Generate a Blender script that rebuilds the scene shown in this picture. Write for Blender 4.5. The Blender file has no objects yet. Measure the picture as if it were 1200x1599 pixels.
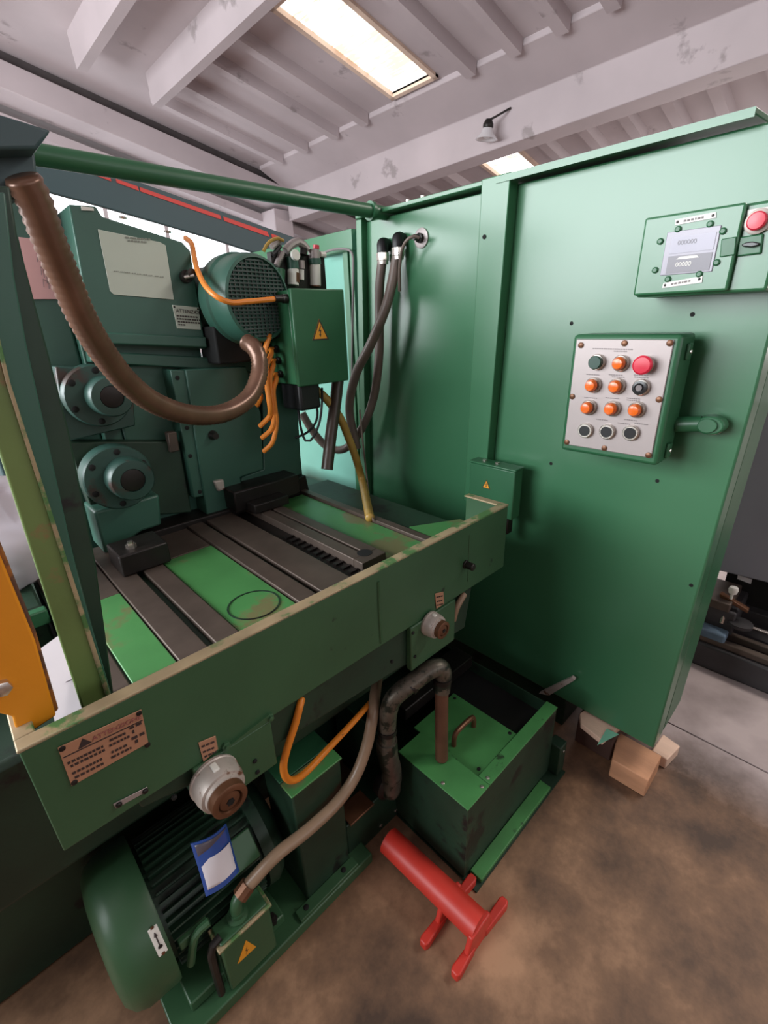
import bpy, bmesh, math, random
from mathutils import Vector, Matrix
R_ = math.radians
random.seed(7)
S = bpy.context.scene
COL = S.collection
# ------------------------------------------------------------------ camera
H = 1.62                                   # eye height over the floor, metres
F = 723.22                                 # focal length in pixels of a 1200 x 1599 frame
RM = Matrix(((0.71943804, -0.69383979, -0.03154761),
             (-0.28636067, -0.25493189, -0.92358394),
             (0.6327768, 0.67349542, -0.38209613)))   # world -> camera (x right, y down, z forward)
cam_data = bpy.data.cameras.new('camera')
cam = bpy.data.objects.new('camera', cam_data); COL.objects.link(cam)
rt = RM.transposed()
rot = Matrix((rt.col[0], -rt.col[1], -rt.col[2])).transposed()
cam.matrix_world = Matrix.Translation((0, 0, H)) @ rot.to_4x4()
cam_data.sensor_fit = 'HORIZONTAL'; cam_data.sensor_width = 36.0
cam_data.lens = 36.0 * F / 1200.0
cam_data.clip_start = 0.02
S.camera = cam
# ------------------------------------------------------------------ world, lights, exposure
w = bpy.data.worlds.new('sky'); S.world = w; w.use_nodes = True
w.node_tree.nodes['Background'].inputs[0].default_value = (0.80, 0.88, 1.0, 1)
w.node_tree.nodes['Background'].inputs[1].default_value = 1.0
def area(name, loc, aim, sx, sy, power, col=(1, 1, 1)):
    l = bpy.data.lights.new(name, 'AREA'); l.shape = 'RECTANGLE'; l.size = sx; l.size_y = sy
    l.energy = power; l.color = col
    o = bpy.data.objects.new(name, l); COL.objects.link(o); o.location = loc
    o.rotation_euler = (Vector(aim) - Vector(loc)).to_track_quat('-Z', 'Y').to_euler()
    return o
area('window_light_left', (-3.9, 4.0, 2.72), (0, 4.0, 2.72), 6.5, 2.5, 800, (0.93, 0.97, 1.0))
area('window_light_behind', (2.0, -5.85, 3.2), (2.0, 0, 3.4), 9.0, 1.8, 60, (1.0, 0.93, 0.88))  # added fill lamp, no known window behind the camera
area('skylight_light_aisle', (3.8, -1.3, 4.3), (3.4, -1.1, 0), 2.4, .6, 140, (1.0, 0.93, 0.86))
area('window_light_right', (10.85, 0.5, 1.9), (0, 0.5, 2.3), 6.0, 1.2, 260, (1.0, 0.95, 0.92))  # added lamp that brightens the right roof bay, no known window there
S.view_settings.view_transform = 'Standard'; S.view_settings.look = 'None'
S.view_settings.gamma = 1.0; S.view_settings.use_curve_mapping = False
S.view_settings.exposure = 0.0
S.cycles.use_denoising = True
S.cycles.max_bounces = 8; S.cycles.diffuse_bounces = 5
S.cycles.sample_clamp_indirect = 6.0

# ------------------------------------------------------------------ helpers
def at(px, py, ax, v):
    """point where the sight line of photo pixel (px, py) meets the plane ax = v"""
    d = RM.transposed() @ Vector(((px - 600) / F, (py - 799.5) / F, 1.0))
    i = 'xyz'.index(ax); c = Vector((0, 0, H))
    return c + d * ((v - c[i]) / d[i])
def srgb(r, g, b):
    f = lambda c: (c / 255 / 12.92) if c / 255 <= .04045 else ((c / 255 + .055) / 1.055) ** 2.4
    return (f(r), f(g), f(b), 1)
MATS = {}
def mat(name, rgb, rough=.5, metal=0., var=.12, scale=5., spots=None, spot_lo=.62, spot_scale=9., bump=.0, emit=None, coat=0., stretch=None):
    m = bpy.data.materials.new(name); m.use_nodes = True; MATS[name] = m
    nt = m.node_tree; N = nt.nodes; L = nt.links; b = N['Principled BSDF']
    c = srgb(*rgb)
    b.inputs['Roughness'].default_value = rough; b.inputs['Metallic'].default_value = metal
    b.inputs['Coat Weight'].default_value = coat; b.inputs['Coat Roughness'].default_value = .2
    tc = N.new('ShaderNodeTexCoord'); src = tc.outputs['Object']
    if stretch:
        mp = N.new('ShaderNodeMapping'); mp.inputs['Scale'].default_value = stretch; L.new(src, mp.inputs[0]); src = mp.outputs[0]
    n = N.new('ShaderNodeTexNoise'); n.inputs['Scale'].default_value = scale; n.inputs['Detail'].default_value = 5
    L.new(src, n.inputs['Vector'])
    r = N.new('ShaderNodeValToRGB'); L.new(n.outputs['Fac'], r.inputs[0])
    r.color_ramp.elements[0].position = .3; r.color_ramp.elements[1].position = .7
    r.color_ramp.elements[0].color = tuple(x * (1 - var) for x in c[:3]) + (1,)
    r.color_ramp.elements[1].color = tuple(min(1, x * (1 + var)) for x in c[:3]) + (1,)
    out = r.outputs[0]
    if spots:
        n2 = N.new('ShaderNodeTexNoise'); n2.inputs['Scale'].default_value = spot_scale; n2.inputs['Detail'].default_value = 8
        n2.inputs['Roughness'].default_value = .62; L.new(src, n2.inputs['Vector'])
        r2 = N.new('ShaderNodeValToRGB'); L.new(n2.outputs['Fac'], r2.inputs[0])
        r2.color_ramp.elements[0].position = spot_lo; r2.color_ramp.elements[1].position = spot_lo + .06
        r2.color_ramp.elements[0].color = (0, 0, 0, 1); r2.color_ramp.elements[1].color = (1, 1, 1, 1)
        mx = N.new('ShaderNodeMix'); mx.data_type = 'RGBA'
        L.new(r2.outputs[0], mx.inputs[0]); L.new(out, mx.inputs[6]); mx.inputs[7].default_value = srgb(*spots)
        out = mx.outputs[2]
    L.new(out, b.inputs['Base Color'])
    if bump:
        n3 = N.new('ShaderNodeTexNoise'); n3.inputs['Scale'].default_value = 60; n3.inputs['Detail'].default_value = 4
        L.new(src, n3.inputs['Vector'])
        bp = N.new('ShaderNodeBump'); bp.inputs['Strength'].default_value = bump; bp.inputs['Distance'].default_value = .004
        L.new(n3.outputs['Fac'], bp.inputs['Height']); L.new(bp.outputs[0], b.inputs['Normal'])
    if emit:
        L.new(out, b.inputs['Emission Color']); b.inputs['Emission Strength'].default_value = emit
    return m
GREEN = mat('green_paint', (46, 98, 66), .38, var=.12, scale=3, spots=(26, 40, 26), spot_lo=.7, spot_scale=14, bump=.05)
PANEL = mat('panel_green_paint', (58, 112, 78), .34, var=.05, scale=2, bump=.04, coat=.3)
APRON = mat('apron_green_paint', (52, 88, 58), .42, var=.12, scale=4, spots=(24, 38, 24), spot_lo=.68, spot_scale=18, bump=.08)
BRIGHT = mat('table_green_paint', (72, 132, 74), .38, var=.15, scale=5, spots=(108, 108, 72), spot_lo=.53, spot_scale=5, bump=.05)
TEAL = mat('teal_green_paint', (52, 92, 78), .42, var=.12, scale=3, spots=(24, 44, 40), spot_lo=.7, spot_scale=10, bump=.05)
OILTEAL = mat('oily_teal_casting', (42, 72, 64), .42, var=.25, scale=6, spots=(62, 50, 44), spot_lo=.58, spot_scale=9, bump=.1)
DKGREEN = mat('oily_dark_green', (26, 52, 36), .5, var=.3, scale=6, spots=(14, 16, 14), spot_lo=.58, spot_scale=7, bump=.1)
POST = mat('post_green_paint', (104, 126, 70), .5, var=.2, scale=4, spots=(140, 96, 70), spot_lo=.57, spot_scale=5, bump=.1)
ORANGE = mat('orange_paint', (222, 142, 24), .5, var=.12, scale=5, spots=(104, 72, 50), spot_lo=.57, spot_scale=8, bump=.1)
RED = mat('red_paint', (196, 52, 40), .45, var=.12, scale=8, bump=.05)
STEEL = mat('oiled_steel', (88, 76, 68), .5, .4, var=.2, scale=12, bump=.06)
DKSTEEL = mat('dark_oily_steel', (40, 36, 34), .4, .5, var=.3, scale=9, bump=.1)
WORN = mat('worn_rim', (168, 150, 118), .5, .2, var=.15, scale=18, spots=(82, 124, 72), spot_lo=.52, spot_scale=11)
ALU = mat('aluminium_plate', (164, 154, 152), .45, .4, var=.05, scale=3)
CHROME = mat('bright_metal', (205, 198, 190), .25, .9, var=.1, scale=20)
DIRTYALU = mat('dirty_white_metal', (190, 180, 172), .45, .3, var=.1, scale=25, spots=(120, 80, 56), spot_lo=.58, spot_scale=30)
BROWNM = mat('brown_metal', (112, 76, 54), .4, .5, var=.2, scale=20)
BLACK = mat('black_rubber', (22, 22, 24), .5, var=.2)
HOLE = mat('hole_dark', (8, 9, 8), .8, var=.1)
BROWNHOSE = mat('brown_conduit', (112, 82, 66), .32, .35, var=.15, scale=20)
GREYHOSE = mat('grey_hose', (112, 98, 90), .4, var=.12, scale=14, bump=.1)
TANHOSE = mat('tan_hose', (140, 116, 94), .35, var=.12, scale=14)
YELHOSE = mat('yellow_spiral_hose', (172, 138, 66), .4, var=.2, scale=14)
DKHOSE = mat('dark_brown_hose', (70, 58, 50), .38, var=.2, scale=14)
CABLE = mat('orange_cable', (226, 134, 48), .4, var=.08, scale=10)
DIRTCABLE = mat('oily_orange_cable', (222, 130, 36), .4, var=.1, scale=10, spots=(60, 36, 20), spot_lo=.66, spot_scale=26)
WHITE = mat('white_plate', (226, 224, 216), .45, var=.05)
PAPER = mat('white_paper', (228, 224, 230), .7, var=.04, scale=8)
PINK = mat('pink_notice_paper', (226, 176, 176), .7, var=.06, scale=8)
GREYPLATE = mat('faded_grey_plate', (190, 200, 186), .5, var=.07, scale=5)
BRASSPL = mat('brown_engraved_plate', (186, 140, 112), .4, .35, var=.08, scale=6)
INK = mat('dark_ink', (52, 40, 38), .6, var=.1)
GREYINK = mat('grey_ink', (120, 112, 112), .6, var=.1)
FADEINK = mat('faded_ink', (136, 140, 130), .6, var=.1)
YELLOW = mat('warning_yellow', (236, 160, 40), .5, var=.06)
AMBER = mat('amber_lens', (232, 104, 18), .18, var=.08, coat=.4)
REDBTN = mat('red_button', (206, 38, 62), .3, var=.05)
GRNBTN = mat('dark_green_button', (20, 62, 48), .3, var=.05)
BLKBTN = mat('black_button', (28, 28, 30), .3, var=.05)
GLASSY = mat('counter_grey', (138, 132, 146), .25, var=.05)
COUNTDK = mat('counter_dark_grey', (92, 86, 96), .3, var=.05)
BLUE = mat('blue_pouch_plastic', (50, 84, 160), .3, var=.1)
TIMBER = mat('timber', (188, 138, 104), .7, var=.2, scale=5, stretch=(3, .6, 3), bump=.2)
TIMBERL = mat('pale_timber', (222, 190, 168), .7, var=.15, scale=5, stretch=(3, .6, 3), bump=.2)
GPAPER = mat('pale_green_paper', (120, 184, 156), .6, var=.06)
CONC = mat('precast_concrete', (176, 164, 166), .8, var=.07, scale=1.3, spots=(146, 136, 136), spot_lo=.63, spot_scale=2.2, bump=.06)
CONCD = mat('dark_joint', (74, 68, 68), .9, var=.15)
WALLM = mat('wall_plaster', (186, 176, 176), .85, var=.06, scale=1)
GANTRY = mat('dark_teal_sheet', (60, 80, 84), .5, var=.06, scale=2)
REDSTRIPE = mat('red_stripe', (214, 66, 58), .5, var=.05)
GREYCAB = mat('dark_grey_sheet', (146, 146, 158), .5, var=.06, scale=3)
ORSTRIPE = mat('orange_edge', (232, 96, 40), .5, var=.05)
DKMACH = mat('dark_machine_grey', (58, 56, 58), .5, .2, var=.2, scale=8, bump=.1)
BLUEGREY = mat('blue_grey_rag', (92, 112, 130), .8, var=.25, scale=20)
FRAMEW = mat('skylight_frame', (206, 182, 164), .7, var=.1)
LAMPGL = mat('lamp_glass', (215, 212, 214), .2, .3, var=.05)
BAG = mat('white_plastic_bag', (212, 208, 218), .35, var=.06)
FROST = mat('window_pane', (232, 240, 245), .3, var=.02, emit=2.4)
# skylight: daylight behind a rust-streaked sheet
def sky_mat():
    m = mat('skylight_sheet', (255, 252, 244), .4, var=.0)
    N = m.node_tree.nodes; L = m.node_tree.links; b = N['Principled BSDF']
    tc = N.new('ShaderNodeTexCoord'); mp = N.new('ShaderNodeMapping'); mp.inputs['Scale'].default_value = (30, 2.2, 1)
    L.new(tc.outputs['Object'], mp.inputs[0])
    n = N.new('ShaderNodeTexNoise'); n.inputs['Scale'].default_value = 1; n.inputs['Detail'].default_value = 3; L.new(mp.outputs[0], n.inputs['Vector'])
    n2 = N.new('ShaderNodeTexNoise'); n2.inputs['Scale'].default_value = 3.0; L.new(tc.outputs['Object'], n2.inputs['Vector'])
    ad = N.new('ShaderNodeMath'); ad.operation = 'ADD'; L.new(n.outputs[0], ad.inputs[0]); L.new(n2.outputs[0], ad.inputs[1])
    r = N.new('ShaderNodeValToRGB'); L.new(ad.outputs[0], r.inputs[0])
    e = r.color_ramp.elements; e[0].position = .0; e[1].position = 1
    r.color_ramp.elements.new(.6); r.color_ramp.elements.new(.56)
    cs = [(.55, .4, .28, 1), (.60, .45, .32, 1), (1, .97, .9, 1), (1, .98, .93, 1)]
    for el, cc in zip(r.color_ramp.elements, cs): el.color = cc
    # ramp of sum: dark streaks above 1.12
    dv = N.new('ShaderNodeMath'); dv.operation = 'MULTIPLY_ADD'; dv.inputs[1].default_value = -1; dv.inputs[2].default_value = 1.68
    L.new(ad.outputs[0], dv.inputs[0]); L.new(dv.outputs[0], r.inputs[0])
    L.new(r.outputs[0], b.inputs['Base Color']); L.new(r.outputs[0], b.inputs['Emission Color']); b.inputs['Emission Strength'].default_value = 2.2
    return m
SKYL = sky_mat()
def floor_mat():
    m = mat('oil_stained_concrete', (150, 130, 124), .62, var=.1, scale=2)
    N = m.node_tree.nodes; L = m.node_tree.links; b = N['Principled BSDF']
    tc = N.new('ShaderNodeTexCoord'); sp = N.new('ShaderNodeSeparateXYZ'); L.new(tc.outputs['Object'], sp.inputs[0])
    n = N.new('ShaderNodeTexNoise'); n.inputs['Scale'].default_value = 2.2; n.inputs['Detail'].default_value = 7; n.inputs['Roughness'].default_value = .65
    L.new(tc.outputs['Object'], n.inputs['Vector'])
    # oil-browned area around the machine, clean concrete in the aisle beyond x = 1.7
    ma = N.new('ShaderNodeMath'); ma.operation = 'MULTIPLY_ADD'; ma.inputs[1].default_value = .55; L.new(n.outputs[0], ma.inputs[0]); L.new(sp.outputs['X'], ma.inputs[2])
    mr = N.new('ShaderNodeMapRange'); mr.inputs['From Min'].default_value = 1.84 - 3.5; mr.inputs['From Max'].default_value = 2.06 - 3.5; L.new(ma.outputs[0], mr.inputs['Value'])
    rb = N.new('ShaderNodeValToRGB'); L.new(n.outputs[0], rb.inputs[0])
    e = rb.color_ramp.elements; e[0].position = .36; e[0].color = srgb(70, 52, 40); e[1].position = .64; e[1].color = srgb(166, 128, 98)
    x = e.new(.5); x.color = srgb(120, 90, 67)
    n2 = N.new('ShaderNodeTexNoise'); n2.inputs['Scale'].default_value = 4; n2.inputs['Detail'].default_value = 6; L.new(tc.outputs['Object'], n2.inputs['Vector'])
    rg = N.new('ShaderNodeValToRGB'); L.new(n2.outputs[0], rg.inputs[0])
    e = rg.color_ramp.elements; e[0].position = .25; e[0].color = srgb(120, 108, 106); e[1].position = .6; e[1].color = srgb(172, 158, 156)
    mx = N.new('ShaderNodeMix'); mx.data_type = 'RGBA'; L.new(mr.outputs[0], mx.inputs[0]); L.new(rb.outputs[0], mx.inputs[6]); L.new(rg.outputs[0], mx.inputs[7])
    L.new(mx.outputs[2], b.inputs['Base Color'])
    bp = N.new('ShaderNodeBump'); bp.inputs['Strength'].default_value = .25; bp.inputs['Distance'].default_value = .004
    n3 = N.new('ShaderNodeTexNoise'); n3.inputs['Scale'].default_value = 25; n3.inputs['Detail'].default_value = 6; L.new(tc.outputs['Object'], n3.inputs['Vector'])
    L.new(n3.outputs[0], bp.inputs['Height']); L.new(bp.outputs[0], b.inputs['Normal'])
    return m
FLOORM = floor_mat()

def V(*a): return Vector(a[0]) if len(a) == 1 else Vector(a)
class MB:
    def __init__(s): s.v = []; s.f = []
    def add(s, vs, fs):
        o = len(s.v); s.v += [Vector(x) for x in vs]; s.f += [tuple(i + o for i in f) for f in fs]; return s
    def hexa(s, a, b):      # a: 4 pts, b: 4 pts (matching)
        return s.prism_pts(a, b)
    def prism_pts(s, a, b):
        n = len(a)
        fs = [tuple(range(n))[::-1], tuple(range(n, 2 * n))] + [(i, (i + 1) % n, n + (i + 1) % n, n + i) for i in range(n)]
        return s.add(list(a) + list(b), fs)
    def prism(s, pts, vec):
        vec = Vector(vec); return s.prism_pts([Vector(p) for p in pts], [Vector(p) + vec for p in pts])
    def box(s, x0, x1, y0, y1, z0, z1):
        return s.prism([(x0, y0, z0), (x1, y0, z0), (x1, y1, z0), (x0, y1, z0)], (0, 0, z1 - z0))
    def lathe(s, base, axis, prof, n=20):     # prof: (distance along axis, radius)
        ax = Vector(axis).normalized(); u = ax.orthogonal().normalized(); w_ = ax.cross(u); base = Vector(base)
        vs = []; fs = []
        for d, r in prof:
            r = max(r, 1e-5)
            for k in range(n):
                t = 2 * math.pi * k / n
                vs.append(base + ax * d + (u * math.cos(t) + w_ * math.sin(t)) * r)
        for i in range(len(prof) - 1):
            for k in range(n):
                a = i * n + k; b = i * n + (k + 1) % n
                fs.append((a, b, b + n, a + n))
        fs.append(tuple(range(n))[::-1]); m_ = (len(prof) - 1) * n; fs.append(tuple(range(m_, m_ + n)))
        return s.add(vs, fs)
    def cyl(s, p0, p1, r, r1=None, n=18):
        p0 = Vector(p0); p1 = Vector(p1)
        return s.lathe(p0, p1 - p0, [(0, r), ((p1 - p0).length, r if r1 is None else r1)], n)
    def tube(s, pts, r, n=12, rings=None, amp=.0, step=.02):
        P = spline(pts, rings / 2 if rings else step)
        vs = []; fs = []; T = []
        for i in range(len(P)):
            T.append((P[min(i + 1, len(P) - 1)] - P[max(i - 1, 0)]).normalized())
        u = T[0].orthogonal().normalized()
        for i, p in enumerate(P):
            u = (u - T[i] * u.dot(T[i])).normalized(); w_ = T[i].cross(u)
            rr = r + (amp if (rings and i % 2) else 0)
            for k in range(n):
                t = 2 * math.pi * k / n; vs.append(p + (u * math.cos(t) + w_ * math.sin(t)) * rr)
        for i in range(len(P) - 1):
            for k in range(n):
                a = i * n + k; b = i * n + (k + 1) % n; fs.append((a, b, b + n, a + n))
        fs.append(tuple(range(n))[::-1]); m_ = (len(P) - 1) * n; fs.append(tuple(range(m_, m_ + n)))
        return s.add(vs, fs)
    def build(s, name, m, parent=None, bevel=0., smooth=35):
        me = bpy.data.meshes.new(name); off = wloc(parent) if parent else s.origin()
        me.from_pydata([v - off for v in s.v], [], s.f); me.update()
        bm = bmesh.new(); bm.from_mesh(me); bmesh.ops.recalc_face_normals(bm, faces=bm.faces); bm.to_mesh(me); bm.free()
        me.materials.append(m)
        for p in me.polygons: p.use_smooth = True
        me.set_sharp_from_angle(angle=R_(smooth))
        o = bpy.data.objects.new(name, me); COL.objects.link(o)
        if parent: o.parent = parent
        else: o.location = off
        if bevel:
            b = o.modifiers.new('bevel', 'BEVEL'); b.width = bevel; b.segments = 2; b.limit_method = 'ANGLE'; b.angle_limit = R_(40)
        return o
    def origin(s):
        n = len(s.v); c = sum(s.v, Vector()) / n; c.z = min(v.z for v in s.v); return c
def wloc(o):
    l = Vector()
    while o: l += o.location; o = o.parent
    return l
def spline(pts, step):
    pts = [Vector(p) for p in pts]
    if len(pts) == 2: Q = pts
    else:
        Q = []
        E_ = [2 * pts[0] - pts[1]] + pts + [2 * pts[-1] - pts[-2]]
        for i in range(1, len(E_) - 2):
            a, b, c, d = E_[i - 1:i + 3]
            for k in range(12):
                t = k / 12
                Q.append(.5 * ((2 * b) + (c - a) * t + (2 * a - 5 * b + 4 * c - d) * t * t + (3 * b - a - 3 * c + d) * t ** 3))
        Q.append(pts[-1])
    L_ = [0]
    for i in range(1, len(Q)): L_.append(L_[-1] + (Q[i] - Q[i - 1]).length)
    n = max(2, int(L_[-1] / step)); out = []; j = 0
    for k in range(n + 1):
        d = L_[-1] * k / n
        while j < len(Q) - 2 and L_[j + 1] < d: j += 1
        t = (d - L_[j]) / max(1e-9, L_[j + 1] - L_[j]); out.append(Q[j].lerp(Q[j + 1], min(1, t)))
    return out
def tag(o, label, cat, group=None):
    o['label'] = label; o['category'] = cat
    if group: o['group'] = group
    return o
def thing(name, label, cat, loc, group=None):
    o = bpy.data.objects.new(name, None); COL.objects.link(o); o.location = loc; o.empty_display_size = .1
    return tag(o, label, cat, group)
def struct(o): o['kind'] = 'structure'; return o
def stuff(o): o['kind'] = 'stuff'; return o
def poly(ax, v, *pts): return [at(x, y, ax, v) for x, y in pts]
def screw(p, axis, r, m, parent, name='screw', h=.004):
    return MB().lathe(Vector(p) - Vector(axis).normalized() * .002, axis, [(0, r), (h * .6 + .002, r), (h + .002, r * .6)], 10).build(name, m, parent)
def text(body, size, loc, right, up, m, parent, name='lettering', align='LEFT'):
    c = bpy.data.curves.new('t', 'FONT'); c.body = body; c.size = size; c.align_x = align; c.extrude = .0004
    t = bpy.data.objects.new('t', c); COL.objects.link(t); bpy.context.view_layer.update()
    me = bpy.data.meshes.new_from_object(t.evaluated_get(bpy.context.evaluated_depsgraph_get()))
    bpy.data.objects.remove(t); bpy.data.curves.remove(c)
    r = Vector(right).normalized(); u = Vector(up); u = (u - r * u.dot(r)).normalized(); n = r.cross(u)
    M = Matrix((r, u, n)).transposed().to_4x4(); M.translation = Vector(loc) - wloc(parent)
    me.transform(M); me.materials.clear(); me.materials.append(m)
    o = bpy.data.objects.new(name, me); COL.objects.link(o); o.parent = parent; return stuff(o)
def dashes(mb, p, right, up, length, h, n, gap=.35, seed=0):
    """one line of print too small to read: short flat strokes"""
    rnd = random.Random(seed); r = Vector(right).normalized(); u = Vector(up).normalized(); nn = r.cross(u); x = 0
    p = Vector(p); avg = length / n
    while x < length - avg * .3:
        wd = min(avg * rnd.uniform(.45, .95), length - x)
        a = p + r * x
        mb.prism([a, a + r * wd, a + r * wd + u * h, a + u * h], nn * .0006); x += wd + avg * gap * rnd.uniform(.5, 1)
    return mb
def warn_triangle(root_parent, name, c, right, up, size, n):
    """yellow triangle with a lightning bolt, lying on the face with outward normal n"""
    r = Vector(right).normalized(); u = Vector(up).normalized(); n = Vector(n).normalized(); c = Vector(c)
    q = lambda x, y, d=0: c + r * (x * size) + u * (y * size) + n * d
    s = MB().prism([q(-.52, -.42), q(.52, -.42), q(0, .58)], n * .0008).build(name, YELLOW, root_parent)
    m_ = MB()
    o_ = [q(-.52, -.42, .0008), q(.52, -.42, .0008), q(0, .58, .0008)]; i_ = [q(-.42, -.36, .0008), q(.42, -.36, .0008), q(0, .45, .0008)]
    for k in range(3): m_.prism([o_[k], o_[(k + 1) % 3], i_[(k + 1) % 3], i_[k]], n * .0005)
    m_.build('border', INK, s)
    MB().prism([q(.03, .28, .0008), q(-.1, -.02, .0008), q(-.01, .0, .0008), q(-.03, -.16, .0008), q(-.08, -.15, .0008), q(0, -.3, .0008), q(.06, -.13, .0008), q(.02, -.14, .0008), q(.08, .07, .0008), q(-.01, .05, .0008), q(.07, .24, .0008)], n * .0005).build('bolt_symbol', INK, s)
    return s

# ------------------------------------------------------------------ the hall (setting)
def zr(x): return 5.23 - .2 * x             # underside of the roof, falling towards +x
fl = struct(MB().box(-4, 11, -6, 9.3, -.2, -.02).build('floor', CONCD))
for (x0, x1) in ((-4, 1.86), (1.868, 6.4), (6.41, 11)):
    MB().box(x0, x1, -6, 9.3, -.02, 0).build('slab', FLOORM, fl)
cl = MB()
def roof(x0, x1, y0, y1, mb):
    mb.prism([(x0, y0, zr(x0)), (x1, y0, zr(x1)), (x1, y1, zr(x1)), (x0, y1, zr(x0))], (0, 0, .15))
SK = [(3.55, 5.17), (6.95, 8.7), (0.0, 1.6)]
roof(-4, 11, -6, 4.45, cl); roof(-4, 11, 5.1, 9.3, cl)
xs = -4
for a, b in sorted(SK): roof(xs, a, 4.45, 5.1, cl); xs = b
roof(xs, 11, 4.45, 5.1, cl)
ceiling = struct(cl.build('ceiling', CONC))
for y in (-4.4, -3.7, -3.0, -2.3, -1.6, -.9, -.2, .4, .95, 1.5, 2.0, 2.45, 2.92, 3.42, 3.98, 5.72, 6.35, 7.1, 7.8):
    for x0, x1 in ((3.3, 5.27), (6.62, 10.9)):
        m_ = MB(); h = .12
        a = [(x0, y - .075, zr(x0)), (x0, y + .075, zr(x0)), (x0, y + .06, zr(x0) - h), (x0, y - .06, zr(x0) - h)]
        b = [(x1, p[1], p[2] - .2 * (x1 - x0)) for p in a]
        m_.prism_pts(a, b).build('roof_rib', CONC, ceiling)
for i, (a, b) in enumerate(sorted(SK)):
    sk = MB(); sk.prism([(a, 4.45, zr(a) + .02), (b, 4.45, zr(b) + .02), (b, 5.1, zr(b) + .02), (a, 5.1, zr(a) + .02)], (0, 0, .01))
    s_ = struct(sk.build('window_%d' % (i + 1), SKYL))
    fr = MB()
    for y0, y1 in ((4.40, 4.46), (5.09, 5.15)): fr.prism([(a - .05, y0, zr(a - .05) - .03), (b + .05, y0, zr(b + .05) - .03), (b + .05, y1, zr(b + .05) - .03), (a - .05, y1, zr(a - .05) - .03)], (0, 0, .1))
    for x0, x1 in ((a - .05, a), (b, b + .05)): fr.prism([(x0, 4.4, zr(x0) - .03), (x1, 4.4, zr(x1) - .03), (x1, 5.15, zr(x1) - .03), (x0, 5.15, zr(x0) - .03)], (0, 0, .1))
    fr.build('window_frame', FRAMEW, s_)
# joists along y
for i, x in enumerate((-1.6, -.1, 1.0, 2.30, 3.12)):
    struct(MB().prism([(x, 7.45, zr(x)), (x + .16, 7.45, zr(x + .16)), (x + .13, 7.45, zr(x) - .33), (x + .02, 7.45, zr(x) - .33)], (0, -13.4, 0)).build('trim_%d' % (i + 1), CONC))
# main beam: flared head over a plain web
xw = 5.8
sec = lambda y, mid, bot: [(5.28, y, zr(5.28) + .02), (6.6, y, zr(6.6) + .02), (6.15, y, mid - .15), (6.15, y, bot), (5.8, y, bot), (5.8, y, mid), (5.28, y, zr(5.28) - .05)]
struct(MB().prism_pts(sec(8.5, 3.88, 3.40), sec(-5.9, 4.00, 3.72)).build('trim_6', CONC, bevel=.01))
# beam along x against the back wall, following the roof fall, with the shadow line over it made as a dark strip
struct(MB().prism([(-4, 8.5, zr(-4) - .14), (11, 8.5, zr(11) - .14), (11, 8.5, zr(11) - .45), (-4, 8.5, zr(-4) - .45)], (0, .55, 0)).build('trim_7', CONC, bevel=.01))
struct(MB().prism([(-4, 8.62, zr(-4)), (11, 8.62, zr(11)), (11, 8.62, zr(11) - .16), (-4, 8.62, zr(-4) - .16)], (0, .1, 0)).build('trim_8', CONCD))
struct(MB().prism([(-4, 9.02, zr(-4) - .55), (11, 9.02, zr(11) - .55), (11, 9.02, zr(11) - .68), (-4, 9.02, zr(-4) - .68)], (0, .25, 0)).build('trim_9', CONC))
struct(MB().box(5.55, 5.95, 8.6, 9.2, 0, 3.6).build('trim_10', CONC, bevel=.015))
# walls with daylight openings
wb = MB(); wb.prism([(-4, 9.3, 0), (11, 9.3, 0), (11, 9.3, 3.1), (-4, 9.3, 6.1)], (0, .2, 0)); struct(wb.build('wall_back', WALLM))
wl = MB()
for y0, y1, z0, z1 in ((-6, 9.3, 0, 1.42), (-6, 9.3, 4.0, 6.1), (-6, .7, 1.42, 4.0), (7.3, 9.3, 1.42, 4.0)): wl.box(-4.2, -4, y0, y1, z0, z1)
struct(wl.build('wall_left', WALLM))
wf = MB()
for x0, x1, z0, z1 in ((-4, 11, 0, 2.3), (-4, -2.5, 2.3, 6.1), (6.5, 11, 2.3, 4.2), (-2.5, 6.5, 4.1, 6.1)): wf.box(x0, x1, -6.2, -6, z0, z1)
struct(wf.build('wall_front', WALLM))
wr = MB()
for y0, y1, z0, z1 in ((-6, 9.3, 0, 1.3), (-6, 9.3, 2.5, 3.3), (-6, -2.5, 1.3, 2.5), (3.5, 9.3, 1.3, 2.5)): wr.box(11, 11.2, y0, y1, z0, z1)
struct(wr.build('wall_right', WALLM))

# ------------------------------------------------------------------ machine base, column, table
TZ = .985                                    # table surface
base = col = thing('milling_machine', 'green milling machine body with twin spindle flanges, column covers and dark base, behind the table', 'machine', (.4, 1.7, 0))
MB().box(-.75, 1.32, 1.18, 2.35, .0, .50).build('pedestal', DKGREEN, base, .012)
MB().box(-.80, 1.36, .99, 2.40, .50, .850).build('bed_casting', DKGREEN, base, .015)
MB().box(.18, 1.05, .86, .989, .55, .848).build('apron_bracket', DKGREEN, base, .01)

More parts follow.
